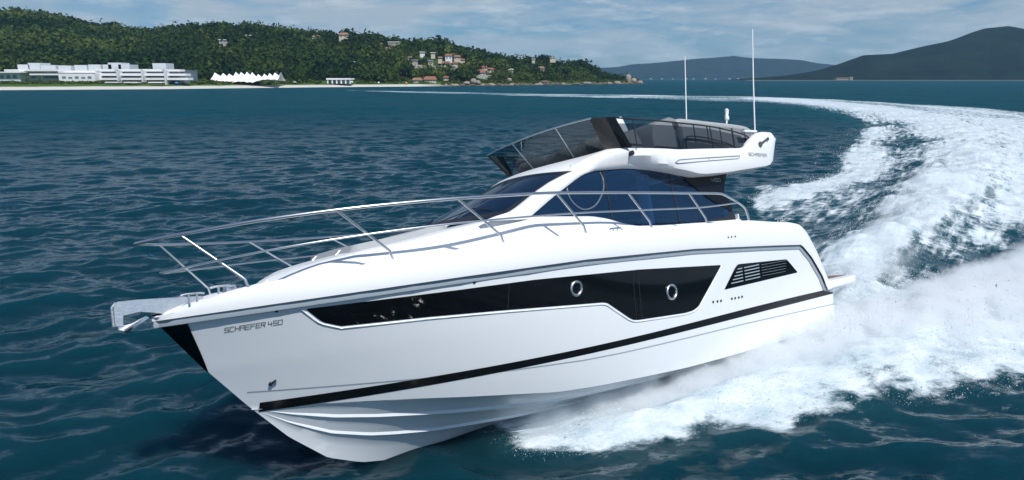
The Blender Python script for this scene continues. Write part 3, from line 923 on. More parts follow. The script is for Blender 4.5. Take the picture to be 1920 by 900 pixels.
def seg_dist(x, y, line):
    """distance to a polyline and position along it (0..n-1)"""
    best = np.full(x.shape, 1e9)
    pos = np.zeros(x.shape)
    for i in range(len(line) - 1):
        (x0, y0), (x1, y1) = line[i], line[i + 1]
        dx, dy = x1 - x0, y1 - y0
        t = np.clip(((x - x0) * dx + (y - y0) * dy) / (dx * dx + dy * dy), 0, 1)
        d = np.hypot(x - x0 - t * dx, y - y0 - t * dy)
        m = d < best
        best = np.where(m, d, best)
        pos = np.where(m, i + t, pos)
    return best, pos
def poly_sd(x, y, poly):
    """signed distance, positive inside"""
    d, _ = seg_dist(x, y, poly + [poly[0]])
    ins = np.zeros(x.shape, bool)
    n = len(poly)
    for i in range(n):
        (x0, y0), (x1, y1) = poly[i], poly[(i + 1) % n]
        c = (y0 > y) != (y1 > y)
        xi = x0 + (y - y0) * (x1 - x0) / (y1 - y0 + 1e-12)
        ins ^= c & (x < xi)
    return np.where(ins, d, -d)
def sstep(a, b, v):
    t = np.clip((v - a) / (b - a), 0, 1)
    return t * t * (3 - 2 * t)

# ------------------------------------------------------------------ wake layout on the water (metres)
WAKE = [(-80.8, 339.7), (-33.9, 285.2), (7.3, 245.7), (41.1, 229.7), (70.7, 212), (84, 165), (85, 128), (80, 98), (69, 72), (54, 52), (40, 37), (28, 27), (20, 19.5), (12, 13.5), (8.0, 12.0), (6.6, 13.7),
        (7.4, 18), (8.2, 22), (9.1, 27.1), (10.3, 31.6), (11.5, 34.1), (14.8, 35.9), (17.9, 40.2), (21.1, 47.2), (29.6, 62.2), (39.9, 83), (53, 122.2), (56.5, 152), (41.9, 165.3), (33.5, 187.2), (-10.3, 229.7), (-73.8, 312)]
RIDGE = [(8.2, 15.9), (8.7, 17.7), (11.0, 20.6), (14.3, 24.6), (19.4, 30.9), (27.8, 42.7), (39.4, 62.2), (53.7, 94.3), (64, 133.9), (67, 187)]
R_H = [.35, .65, 1.0, 1.25, 1.25, 1.0, .8, .5, .3, .2]
R_W = [.6, .9, 1.3, 1.7, 2.2, 3.0, 4.5, 7, 9, 10]
RIDGE2 = [(15.2, 22.2), (20, 27.4), (26, 35.5), (33.2, 45.6), (46, 64), (62, 92)]
INNER = [(10.3, 28.9), (12.7, 31.6), (16.1, 35), (19.7, 38.6), (26.5, 54), (35.7, 72), (49, 108.9), (60, 152)]
OUTER = [(-33.9, 283), (7.3, 243), (41.1, 226), (70.7, 200), (80.1, 158), (76, 118), (70, 95)]
GAPS = [((31.9, 54.7), 5.0), ((22.5, 37.6), 2.2), ((18.5, 33.5), 1.6), ((10.9, 22.6), 1.1), ((12.6, 24.0), 1.3), ((15.0, 27.2), 1.3), ((10.2, 25.2), 1.2), ((12.5, 19.6), .9), ((14.8, 20.9), 1.2), ((17.5, 23.4), 1.6), ((40, 77), 5)]
TROUGH = [(10.6, 18.0), (13, 19.5), (16, 21.2), (20, 23.8), (26, 29)]
# bow-wave spray band down the port side: hull station, water line offset, width, height
B_X = [-12, -8, -4, 0, 2, 4, 6, 8, 9, 9.75]
B_Y = [1.9, 1.9, 1.9, 1.88, 1.84, 1.70, 1.30, .80, .40, .05]
B_A = [6.4, 5.6, 4.6, 3.3, 2.35, 1.55, 1.05, .70, .40, .12]
B_H = [.5, .8, 1.15, 1.2, 1.05, .80, .50, .22, .06, .02]
PORT = np.array([.650, -.760])
def hull_line(X):
    y = np.interp(X, B_X, B_Y)
    w = RN @ np.array([X, y, np.interp(X, [0, 4, 9.75], [.3, .2, 0])]) + np.array([PX, PY, PZ])
    return w[:2]
HL = [tuple(hull_line(x)) for x in np.linspace(-12, 9.75, 30)]
AFT = np.array([.7737, .6335])
def band_coords(x, y):
    """station X along the hull line and outward offset a for water points"""
    rel0, rel1 = x - PX, y - PY
    X = -(rel0 * AFT[0] + rel1 * AFT[1])
    lat = rel0 * PORT[0] + rel1 * PORT[1]
    return X, lat
HLx, HLl = zip(*[band_coords(np.array(p[0]), np.array(p[1])) for p in HL])
HLx, HLl = np.array(HLx, float), np.array(HLl, float)
_o = np.argsort(HLx)
HLx, HLl = HLx[_o], HLl[_o]

def foam_and_height(x, y):
    n1 = fbm(x * .55, y * .55, o=4, seed=3)
    n2 = fbm(x * 1.7, y * 1.7, o=3, seed=9)
    far = np.clip(np.hypot(x, y) / 60, .25, 3)
    nlow = fbm(x * .22 / far, y * .22 / far, o=3, seed=21)
    sd = poly_sd(x, y, WAKE) + (nlow - .5) * 3.2 * far
    inside = sstep(-.3, 1.6, sd / np.clip(far, .4, 3))
    D = inside * (.56 + .55 * (nlow - .5)) * np.interp(np.hypot(x, y), [0, 140, 330], [1, 1, .8])
    Z = inside * (.10 * (n1 - .5))
    d, p = seg_dist(x, y, RIDGE)
    w = np.interp(p, range(len(R_W)), R_W)
    h = np.interp(p, range(len(R_H)), R_H)
    g = np.exp(-(d / w) ** 2)
    D = np.maximum(D, g * (1.12 - .20 * (1 - np.clip(n1 * 1.6, 0, 1))))
    Z = Z + h * .78 * g * (.45 + 1.1 * n1)
    d2, p2 = seg_dist(x, y, RIDGE2)
    g2 = np.exp(-(d2 / np.interp(p2, range(6), [.9, 1.4, 2.0, 3, 5, 8])) ** 2)
    D = np.maximum(D, g2 * .85)
    d3, p3 = seg_dist(x, y, INNER)
    g3 = np.exp(-(d3 / np.interp(p3, range(8), [1.2, 1.7, 2.0, 2.2, 3.2, 4.5, 7, 9])) ** 2)
    D = np.maximum(D, g3 * .88 * inside)
    Z = Z + g3 * .28 * (n1 - .1)
    d4, p4 = seg_dist(x, y, OUTER)
    D = np.maximum(D, np.exp(-(d4 / 3.5) ** 2) * (.35 + .75 * nlow))
    for (cx, cy), r in GAPS:
        q = np.exp(-((x - cx) ** 2 + (y - cy) ** 2) / r ** 2)
        D = D * (1 - .46 * q)
        Z = Z - .12 * q
    dt, _ = seg_dist(x, y, TROUGH)
    D = D * (1 - .38 * np.exp(-(dt / .9) ** 2))
    Z = Z - .16 * np.exp(-(dt / 1.4) ** 2)
    X, lat = band_coords(x, y)
    a = lat - np.interp(X, HLx, HLl)
    A = np.interp(X, B_X, B_A)
    q = np.clip(a / A, -1, 3)
    e = 1 - sstep(.58, 1.30, q + (n1 - .5) * .9 + (n2 - .5) * .35)
    on = sstep(-13, -9, X) * (1 - sstep(7.3, 8.7, X + (n1 - .5) * 1.6)) * sstep(-.15, .15, a - np.interp(X, [-9, -5, -2], [.7, -.3, -2.6]))
    D = np.maximum(D, e * on * 1.0)
    H = np.interp(X, B_X, B_H)
    Z = Z + on * H * .42 * np.exp(-((q - .45) / .38) ** 2) * (.5 + n1) * (a > -.2)
    # faint slick of bubbles drifting outside the band
    D = np.maximum(D, on * (1 - sstep(.9, 1.9, q + (n1 - .5) * 1.2)) * .30)
    # streak coordinates running with the wake
    L_ = np.array(RIDGE); cum = np.r_[0, np.cumsum(np.hypot(*np.diff(L_, axis=0).T))]
    s_ = np.interp(p, np.arange(len(cum)), cum)
    cx = np.interp(p, np.arange(len(cum)), L_[:, 0]); cy = np.interp(p, np.arange(len(cum)), L_[:, 1])
    k = np.clip(p.astype(int), 0, len(cum) - 2)
    tx, ty = np.diff(L_[:, 0])[k], np.diff(L_[:, 1])[k]
    sg = np.sign(tx * (y - cy) - ty * (x - cx))
    bnd = (a > -.3) & (q < 2.2) & (X > -13) & (X < 10)
    uv = np.stack([np.where(bnd, X * .55, s_ * .30 + 40), np.where(bnd, lat * 1.3 + .35 * X, d * sg * 1.5), np.zeros_like(x)], -1)
    return np.clip(D, 0, 1.1), Z, uv

# ------------------------------------------------------------------ sea
def ring_radii():
    r, out = 1.0, [0.3, 0.7]
    while r < 6000:
        out.append(r)
        if r < 4.5: r += .25
        elif r < 130: r += max(.055, .0034 * r)
        else: r *= 1.013
    out.append(6000.0)
    return np.array(out)
def build_sea():
    R_ = ring_radii()
    fine = np.radians(np.linspace(-46, 46, 560))
    coarse = np.radians(np.linspace(46, 314, 80)[1:-1])
    th = np.r_[fine, coarse]
    n, m = len(R_), len(th)
    rr_, tt = np.meshgrid(R_, th, indexing='ij')
    x, y = rr_ * np.sin(tt), rr_ * np.cos(tt)
    s = np.maximum(np.gradient(R_)[:, None], rr_ * .0029)
    s = np.where(tt > np.radians(46.01), np.maximum(s, rr_ * .06), s)
    zz = np.zeros_like(x)
    ox, oy = np.zeros_like(x), np.zeros_like(x)
    K = 84
    lam = np.exp(np.linspace(math.log(.42), math.log(11.0), K))
    ang = np.radians(-78) + rng.normal(0, .62, K)
    ph = rng.uniform(0, 6.283, K)
    gust = .70 + .6 * fbm(x * .03, y * .03, o=2, seed=5)
    for k in range(K):
        kk = 2 * math.pi / lam[k]
        amp = .043 / kk * (1.0 if lam[k] < 1.8 else .62) * math.exp(-(lam[k] / 7.0) ** 2)
        fade = sstep(3.0, 5.0, lam[k] / s)
        if fade.max() <= 0: continue
        dx, dy = math.cos(ang[k]), math.sin(ang[k])
        q = kk * (dx * x + dy * y) + ph[k]
        zz += amp * fade * np.sin(q)
        ox += amp * fade * dx * np.cos(q) * .72
        oy += amp * fade * dy * np.cos(q) * .72
    zz *= gust; ox *= gust; oy *= gust
    D = np.zeros_like(x)
    near = (rr_ < 420) & (tt < np.radians(60))
    d_, h_, uv_ = foam_and_height(x[near], y[near])
    UV = np.zeros(x.shape + (3,)); UV[near] = uv_
    D[near] = d_
    zz[near] = zz[near] * (1 - .45 * np.clip(d_, 0, 1)) + h_
    # churned texture inside foam
    sel = near & (rr_ < 160)
    dd = D[sel]
    zz[sel] += dd * .10 * (fbm(x[sel] * 2.6, y[sel] * 2.6, o=3, seed=31) - .5)
    co = np.stack([x + ox, y + oy, zz], -1).reshape(-1, 3)
    idx = np.arange(n * m).reshape(n, m)
    a, b = idx[:-1], idx[1:]
    q = np.stack([a, np.roll(a, -1, 1), np.roll(b, -1, 1), b], -1).reshape(-1, 4)
    me = bpy.data.meshes.new('sea')
    me.vertices.add(len(co))
    me.vertices.foreach_set('co', co.astype(np.float32).ravel())
    me.loops.add(q.size)
    me.loops.foreach_set('vertex_index', q.astype(np.int32).ravel())
    me.polygons.add(len(q))
    me.polygons.foreach_set('loop_start', (np.arange(len(q)) * 4).astype(np.int32))
    me.polygons.foreach_set('loop_total', np.full(len(q), 4, np.int32))
    me.update(calc_edges=True)
    at = me.attributes.new('foam', 'FLOAT', 'POINT')
    at.data.foreach_set('value', D.astype(np.float32).ravel())
    at = me.attributes.new('streak', 'FLOAT_VECTOR', 'POINT')
    at.data.foreach_set('vector', UV.astype(np.float32).ravel())
    at = me.attributes.new('unresolved', 'FLOAT', 'POINT')
    at.data.foreach_set('value', sstep(12, 130, rr_).astype(np.float32).ravel())
    me.shade_smooth()
    o = bpy.data.objects.new('sea', me)
    COL.objects.link(o)
    tag(o, kind='structure')
    return o

def sea_material():
    m, n, l, b = nmat('sea_water')
    out = n['Material Output']
    geo = n.new('ShaderNodeNewGeometry')
    def noise(scale, det=3, rough=.55, vec=None):
        t = n.new('ShaderNodeTexNoise')
        t.inputs['Scale'].default_value = scale
        t.inputs['Detail'].default_value = det
        t.inputs['Roughness'].default_value = rough
        l.new(vec if vec else geo.outputs['Position'], t.inputs['Vector'])
        return t
    def math_(op, a, b_=None, clamp=False):
        x = n.new('ShaderNodeMath')
        x.operation = op
        x.use_clamp = clamp
        for i, v in enumerate((a, b_)):
            if v is None: continue
            if isinstance(v, (int, float)): x.inputs[i].default_value = v
            else: l.new(v, x.inputs[i])
        return x.outputs[0]
    def vmath(op, a, b_=None, scale=None):
        x = n.new('ShaderNodeVectorMath')
        x.operation = op
        for i, v in enumerate((a, b_)):
            if v is None: continue
            if isinstance(v, tuple): x.inputs[i].default_value = v
            else: l.new(v, x.inputs[i])
        if scale is not None: x.inputs['Scale'].default_value = scale
        return x.outputs[0]
    # ripples finer than the mesh tilt the normal
    st = n.new('ShaderNodeMapping')
    st.inputs['Scale'].default_value = (.62, 1.25, 1.0)
    st.inputs['Rotation'].default_value = (0, 0, .2)
    l.new(geo.outputs['Position'], st.inputs['Vector'])
    r1 = noise(2.2, 3, .6, st.outputs[0])
    r2 = noise(9.0, 2, .6, st.outputs[0])
    r3 = noise(.45, 2, .6, st.outputs[0])
    acc = vmath('ADD', vmath('SCALE', vmath('SUBTRACT', r1.outputs['Color'], (.5, .5, .5)), scale=.55), vmath('SCALE', vmath('SUBTRACT', r2.outputs['Color'], (.5, .5, .5)), scale=.42))
    acc = vmath('ADD', acc, vmath('SCALE', vmath('SUBTRACT', r3.outputs['Color'], (.5, .5, .5)), scale=.24))
    ua = n.new('ShaderNodeAttribute'); ua.attribute_name = 'unresolved'
    r4 = noise(.20, 3, .7, st.outputs[0])
    big4 = n.new('ShaderNodeVectorMath'); big4.operation = 'SCALE'
    l.new(vmath('SUBTRACT', r4.outputs['Color'], (.5, .5, .5)), big4.inputs[0])
    l.new(math_('MULTIPLY', ua.outputs['Fac'], .9), big4.inputs['Scale'])
    acc = vmath('ADD', acc, big4.outputs[0])
    acc = vmath('MULTIPLY', acc, (1.0, 1.0, 0.0))
    nr = vmath('NORMALIZE', vmath('ADD', geo.outputs['Normal'], acc))
    # body colour drifts between blue and green water
    big = noise(.05, 3)
    cr = n.new('ShaderNodeMix')
    cr.data_type = 'RGBA'
    l.new(big.outputs['Fac'], cr.inputs[0])
    cr.inputs[6].default_value = (.0018, .0255, .0450, 1)
    cr.inputs[7].default_value = (.0034, .0350, .0460, 1)
    faw = n.new('ShaderNodeAttribute'); faw.attribute_name = 'foam'
    aw = n.new('ShaderNodeMix'); aw.data_type = 'RGBA'
    l.new(math_('MULTIPLY', faw.outputs['Fac'], .75, True), aw.inputs[0])
    l.new(cr.outputs[2], aw.inputs[6]); aw.inputs[7].default_value = (.020, .095, .115, 1)
    l.new(aw.outputs[2], b.inputs['Base Color'])
    rg_ = n.new('ShaderNodeMapRange')
    rg_.inputs['To Min'].default_value = .10
    rg_.inputs['To Max'].default_value = .58
    ua0 = n.new('ShaderNodeAttribute'); ua0.attribute_name = 'unresolved'
    l.new(ua0.outputs['Fac'], rg_.inputs['Value'])
    l.new(rg_.outputs[0], b.inputs['Roughness'])
    b.inputs['IOR'].default_value = 1.33
    sp = n.new('ShaderNodeMapRange')
    sp.inputs['To Min'].default_value = .38
    sp.inputs['To Max'].default_value = .06
    l.new(ua.outputs['Fac'], sp.inputs['Value'])
    l.new(sp.outputs[0], b.inputs['Specular IOR Level'])
    l.new(nr, b.inputs['Normal'])
    b.inputs['Subsurface Weight'].default_value = 1.0
    b.inputs['Subsurface Radius'].default_value = (1.6, 5.0, 6.0)
    b.inputs['Subsurface Scale'].default_value = 1.0
    # foam
    fa = n.new('ShaderNodeAttribute')
    fa.attribute_name = 'foam'
    f1 = noise(.9, 6, .66)
    fs = n.new('ShaderNodeMapping')
    fs.inputs['Scale'].default_value = (.55, 1.5, 1.0)
    fs.inputs['Rotation'].default_value = (0, 0, -.35)
    l.new(geo.outputs['Position'], fs.inputs['Vector'])
    f2 = noise(3.2, 5, .68, fs.outputs[0])
    f3 = noise(14.0, 3, .7)
    sa = n.new('ShaderNodeAttribute'); sa.attribute_name = 'streak'
    f4 = noise(1.7, 5, .66, sa.outputs['Vector'])
    s = math_('ADD', math_('ADD', math_('MULTIPLY', f1.outputs['Fac'], .24), math_('MULTIPLY', f4.outputs['Fac'], .44)), math_('ADD', math_('MULTIPLY', f2.outputs['Fac'], .24), math_('MULTIPLY', f3.outputs['Fac'], .08)))
    mask = math_('ADD', math_('MULTIPLY', fa.outputs['Fac'], .86), math_('MULTIPLY', math_('SUBTRACT', s, .5), 2.3))
    mr = n.new('ShaderNodeMapRange')
    mr.interpolation_type = 'SMOOTHSTEP'
    mr.inputs['From Min'].default_value = .30
    mr.inputs['From Max'].default_value = .66
    l.new(mask, mr.inputs['Value'])
    gate = n.new('ShaderNodeMapRange')
    gate.inputs['From Min'].default_value = .01
    gate.inputs['From Max'].default_value = .16
    l.new(fa.outputs['Fac'], gate.inputs['Value'])
    fac = math_('MAXIMUM', math_('MULTIPLY', mr.outputs[0], gate.outputs[0]), 0.0, True)
    fb_ = n.new('ShaderNodeBsdfPrincipled')
    fc = n.new('ShaderNodeMix')
    fc.data_type = 'RGBA'
    fm = n.new('ShaderNodeMapRange'); fm.inputs['From Min'].default_value = .36; fm.inputs['From Max'].default_value = .62
    l.new(s, fm.inputs['Value'])
    l.new(fm.outputs[0], fc.inputs[0])
    fc.inputs[6].default_value = (.34, .45, .51, 1)
    fc.inputs[7].default_value = (.72, .765, .79, 1)
    l.new(fc.outputs[2], fb_.inputs['Base Color'])
    fb_.inputs['Roughness'].default_value = .75
    bu = n.new('ShaderNodeBump')
    bu.inputs['Strength'].default_value = 1.0
    bu.inputs['Distance'].default_value = .14
    l.new(s, bu.inputs['Height'])
    l.new(bu.outputs[0], fb_.inputs['Normal'])
    mx = n.new('ShaderNodeMixShader')
    l.new(fac, mx.inputs[0])
    l.new(b.outputs[0], mx.inputs[1])
    l.new(fb_.outputs[0], mx.inputs[2])
    l.new(mx.outputs[0], out.inputs['Surface'])
    return m
sea = build_sea()
sea.data.materials.append(sea_material())

# ------------------------------------------------------------------ spray: airborne drops
def drops(P, rad, name, m_):
    """one mesh of minute flung drops, each a single speck"""
    N = len(P)
    a_ = rng.normal(size=(N, 3)); a_ /= np.linalg.norm(a_, axis=1, keepdims=True)
    b_ = np.cross(a_, rng.normal(size=(N, 3))); b_ /= np.linalg.norm(b_, axis=1, keepdims=True)
    r = rad[:, None]
    V_ = np.stack([P + a_ * r, P - a_ * r * .5 + b_ * r * .87, P - a_ * r * .5 - b_ * r * .87], 1)
    me = bpy.data.meshes.new(name)
    me.vertices.add(N * 3)
    me.vertices.foreach_set('co', V_.astype(np.float32).ravel())
    me.loops.add(N * 3)
    me.loops.foreach_set('vertex_index', np.arange(N * 3, dtype=np.int32))
    me.polygons.add(N)
    me.polygons.foreach_set('loop_start', (np.arange(N) * 3).astype(np.int32))
    me.polygons.foreach_set('loop_total', np.full(N, 3, np.int32))
    me.update(calc_edges=True)
    me.materials.append(m_)
    o = bpy.data.objects.new(name, me)
    COL.objects.link(o)
    return o

def drop_material():
    m, n, l, b = nmat('spray_drops')
    n.remove(b)
    d = n.new('ShaderNodeBsdfDiffuse')
    d.inputs[0].default_value = (.93, .97, 1.0, 1)
    t = n.new('ShaderNodeBsdfTranslucent')
    t.inputs[0].default_value = (.93, .97, 1.0, 1)
    mx = n.new('ShaderNodeMixShader')
    mx.inputs[0].default_value = .5
    g = n.new('ShaderNodeNewGeometry')
    va = n.new('ShaderNodeVectorMath'); va.operation = 'SCALE'; va.inputs['Scale'].default_value = .45
    vb = n.new('ShaderNodeVectorMath'); vb.operation = 'ADD'; vb.inputs[1].default_value = (0, 0, 1)
    vc = n.new('ShaderNodeVectorMath'); vc.operation = 'NORMALIZE'
    l.new(g.outputs['Normal'], va.inputs[0]); l.new(va.outputs[0], vb.inputs[0]); l.new(vb.outputs[0], vc.inputs[0])
    l.new(vc.outputs[0], d.inputs['Normal']); l.new(vc.outputs[0], t.inputs['Normal'])
    l.new(d.outputs[0], mx.inputs[1])
    l.new(t.outputs[0], mx.inputs[2])
    l.new(mx.outputs[0], n['Material Output'].inputs['Surface'])
    return m
M['drop'] = drop_material()

def spray_side(N):
    X = rng.uniform(-11, 9.75, N * 3)
    X = 9.75 - (9.75 - X) ** 1.0
    A = np.interp(X, B_X, B_A)
    H = np.interp(X, B_X, B_H)
    q = rng.beta(1.3, 1.5, len(X)) * np.interp(X, [-4, 2, 5], [1.0, 1.08, 1.22])
    env = np.clip(np.interp(X, [-11, 4, 7], [.85, .75, .3]) * (1 - q) + 1.5 * q * (1.12 - q), 0, 2)
    u = rng.uniform(0, 1, len(X)) ** 1.25
    n = fbm(X * .9 + q * .8, q * A * 1.8, u * H * 2.0, o=4, seed=51)
    n2 = fbm(X * 3.0 + q * 2, q * A * 4.5, u * H * 4.0, o=3, seed=57)
    z = H * env * u * (.45 + 1.1 * n) + .02
    dens = np.clip((n - .40) * 3.6 + (n2 - .5) * 1.6 + .35, 0.02, 1) * np.clip(1.35 - q, .05, 1) * np.clip(1.25 - .8 * u, .1, 1)
    dens *= np.clip(.25 + .9 * np.abs(q - .35) * 1.6 + .5 * u, 0, 1) * np.clip((8.1 - X) * .6, 0, 1) * np.where(X < -4, np.clip((X + 12) / 8, 0.1, 1), 1)
    dens *= sstep(.10, .30, q)
    dens *= sstep(-.2, .4, q * A - np.interp(X, [-9, -5, -2], [.7, -.3, -2.6]))
    keep = rng.uniform(0, 1, len(X)) < dens
    X, q, z, A = X[keep][:N], q[keep][:N], z[keep][:N], A[keep][:N]
    base = np.stack([np.interp(X, HLx, HLx), np.interp(X, HLx, HLl)], 1)
    lat = base[:, 1] + q * A
    px = PX - X * AFT[0] + lat * PORT[0]
    py = PY - X * AFT[1] + lat * PORT[1]
    s = rng.lognormal(math.log(.0044), .5, len(X)) * np.interp(X, [-11, 0, 9], [1.7, 1.15, .95])
    P = np.stack([px, py, z], 1) + rng.normal(0, .02, (len(X), 3))
    # nothing inside the hull
    loc = (P - np.array([PX, PY, PZ])) @ RN
    inside = (loc[:, 0] > -.05) & (loc[:, 0] < 9.8) & (np.abs(loc[:, 1]) < hullY(np.clip(loc[:, 0], 0, 12), np.clip(loc[:, 2], .45, 2)) + .01) & (loc[:, 2] > np.interp(np.abs(loc[:, 1]), [0, 1.88], [-.1, .42]))
    return P[~inside], s[~inside]
def spray_line(line, hs, ws, N, size, seed, pw=1.4):
    L = np.array(line)
    d = np.r_[0, np.cumsum(np.hypot(*np.diff(L, axis=0).T))]
    # more drops per metre close to the stern
    t = rng.uniform(0, 1, N * 3) ** 1.8 * d[-1]
    k = np.interp(t, d, np.arange(len(d)))
    cx, cy = np.interp(t, d, L[:, 0]), np.interp(t, d, L[:, 1])
    tx, ty = np.gradient(L[:, 0]), np.gradient(L[:, 1])
    nx, ny = -np.interp(k, range(len(L)), ty), np.interp(k, range(len(L)), tx)
    nn = np.hypot(nx, ny)
    nx, ny = nx / nn, ny / nn
    w, h = np.interp(k, range(len(ws)), ws), np.interp(k, range(len(hs)), hs)
    g = rng.normal(0, .62, len(t))
    u = rng.uniform(0, 1, len(t)) ** pw
    n = fbm(t * .5 + g, g * w * 1.0, u * h * 1.5, o=4, seed=seed)
    n2 = fbm(t * 1.8, g * w * 3.0, u * h * 3, o=3, seed=seed + 5)
    z = h * np.exp(-g * g) * (.25 + .95 * u) * (.35 + 1.35 * n)
    keep = rng.uniform(0, 1, len(t)) < np.clip((n - .38) * 3.2 + (n2 - .5) * 1.4 + .3, .02, 1) * np.clip(1.2 - .8 * u, .1, 1)
    P = np.stack([cx + nx * g * w, cy + ny * g * w, z], 1)[keep][:N]
    s = rng.lognormal(math.log(size), .45, len(P)) * np.clip(np.hypot(P[:, 0], P[:, 1]) / 20, .8, 2.4)
    return P, s
def spray_churn(N):
    X = -rng.uniform(0, 1, N) ** 1.3 * 6 - .1
    lat = rng.uniform(-2.2, 2.6, N) + X * .04
    n = fbm(X * .7, lat * 1.1, o=4, seed=71)
    z = (.10 + .55 * np.clip(1 + X / 9, 0, 1)) * rng.uniform(0, 1, N) ** 1.5 * (.3 + 1.4 * n)
    keep = rng.uniform(0, 1, N) < np.clip((n - .40) * 4 + .3, .02, 1)
    P = np.stack([PX - X * AFT[0] + lat * PORT[0], PY - X * AFT[1] + lat * PORT[1], z], 1)[keep]
    return P, rng.lognormal(math.log(.008), .4, len(P))
SPRAY_N = 170000
P1, s1 = spray_side(SPRAY_N)
P2_, s2 = spray_line(RIDGE[:8], R_H[:8], R_W[:8], int(SPRAY_N * .4), .0060, 81)
P3_, s3 = spray_churn(int(SPRAY_N * .22))
P4_, s4 = spray_line(INNER[:6], [.25, .35, .4, .4, .35, .3], [.8, 1.2, 1.5, 1.8, 2.5, 3.5], int(SPRAY_N * .05), .006, 91)
o = drops(P1, s1, 'bow_spray', M['drop'])
tag(o, 'white spray thrown out along the near side of the yacht hull', 'spray', kind='stuff')
o = drops(np.concatenate([P2_, P3_, P4_]), np.concatenate([s2, s3, s4]), 'wake_spray', M['drop'])
tag(o, 'white spray rising from the curved wake behind the stern', 'spray', kind='stuff')

# ------------------------------------------------------------------ mist: the finest spray, a real volume of white droplets
def mist_material(name, dens, scale, p0, tdir, w0, w1, length, h0, h1):
    """density falls off smoothly from the axis p0 + s*tdir, so the cloud has no hard rim"""
    m, n, l, b = nmat(name)
    n.remove(b)
    g = n.new('ShaderNodeNewGeometry')
    def M_(op, *a):
        x = n.new('ShaderNodeMath'); x.operation = op
        for i, v in enumerate(a):
            if isinstance(v, (int, float)): x.inputs[i].default_value = v
            else: l.new(v, x.inputs[i])
        return x.outputs[0]
    def dot(v):
        x = n.new('ShaderNodeVectorMath'); x.operation = 'DOT_PRODUCT'
        l.new(off.outputs[0], x.inputs[0]); x.inputs[1].default_value = v
        return x.outputs['Value']
    off = n.new('ShaderNodeVectorMath'); off.operation = 'SUBTRACT'
    l.new(g.outputs['Position'], off.inputs[0]); off.inputs[1].default_value = (*p0, 0)
    s_ = dot((tdir[0], tdir[1], 0)); d_ = dot((-tdir[1], tdir[0], 0)); z_ = dot((0, 0, 1))
    f = M_('DIVIDE', s_, length)
    w = M_('MULTIPLY_ADD', f, w1 - w0, w0)
    h = M_('MULTIPLY_ADD', f, h1 - h0, h0)
    q = M_('DIVIDE', d_, w); zz = M_('DIVIDE', z_, h)
    r2 = M_('ADD', M_('MULTIPLY', q, q), M_('MULTIPLY', zz, zz))
    t = n.new('ShaderNodeTexNoise')
    t.inputs['Scale'].default_value = scale; t.inputs['Detail'].default_value = 4; t.inputs['Roughness'].default_value = .62
    l.new(g.outputs['Position'], t.inputs['Vector'])
    e = M_('SUBTRACT', M_('MULTIPLY_ADD', t.outputs['Fac'], 2.2, -.42), r2)
    r = n.new('ShaderNodeMapRange'); r.inputs['From Min'].default_value = .0; r.inputs['From Max'].default_value = .8; r.inputs['To Max'].default_value = dens
    l.new(e, r.inputs['Value'])
    ends = M_('MULTIPLY', M_('SMOOTH_MIN', M_('MAXIMUM', M_('MULTIPLY', f, 8.0), 0.0), 1.0, .2), M_('MINIMUM', M_('MAXIMUM', M_('MULTIPLY', M_('SUBTRACT', 1.0, f), 4.0), 0.0), 1.0))
    v = n.new('ShaderNodeVolumePrincipled')
    v.inputs['Color'].default_value = (.975, .990, 1, 1)
    l.new(M_('MULTIPLY', r.outputs[0], ends), v.inputs['Density'])
    l.new(v.outputs[0], n['Material Output'].inputs['Volume'])
    return m
def mist_box(p0, tdir, w0, w1, length, h0, h1):
    """tapering closed box round the cloud"""
    P = []
    for s in np.linspace(0, 1, 9):
        w, h = (w0 + (w1 - w0) * s) * 1.25, (h0 + (h1 - h0) * s) * 1.25
        c = np.array(p0) + np.array(tdir) * s * length
        nx, ny = -tdir[1], tdir[0]
        P.append([(c[0] + nx * w * a, c[1] + ny * w * a, z) for a, z in ((-1, -.15), (-1, h * .6), (-.6, h), (.6, h), (1, h * .6), (1, -.15))])
    m = MB().grid(P, closed_v=True)
    m.f.append(tuple(range(6))); m.f.append(tuple(len(m.v) - 6 + k for k in reversed(range(6))))
    return m
def add_mist(label, dens, scale, p0, p1, w0, w1, h0, h1):
    p0, p1 = np.array(p0, float), np.array(p1, float)
    L = float(np.linalg.norm(p1 - p0)); t = (p1 - p0) / L
    o = mist_box(p0, t, w0, w1, L, h0, h1).build('spray_mist', mist_material('mist', dens, scale, tuple(map(float, p0)), tuple(map(float, t)), w0, w1, L, h0, h1))
    tag(o, label, 'mist', kind='stuff')
scene.cycles.volume_bounces = 10
scene.cycles.volume_step_rate = 0.05
def band_pt(X, q):
    l0 = float(np.interp(X, HLx, HLl)); A = float(np.interp(X, B_X, B_A))
    return (PX - X * AFT[0] + (l0 + q * A) * PORT[0], PY - X * AFT[1] + (l0 + q * A) * PORT[1])
add_mist('soft white mist drifting off the near side of the yacht hull', 10.0, 1.7, band_pt(7.7, .16), band_pt(-9, .48), .42, 2.6, .36, 1.85)
add_mist('soft white mist hanging over the wake crest behind the stern', 1.7, 1.2, (8.1, 16.2), (20.5, 32.4), .8, 2.5, .75, 1.6)

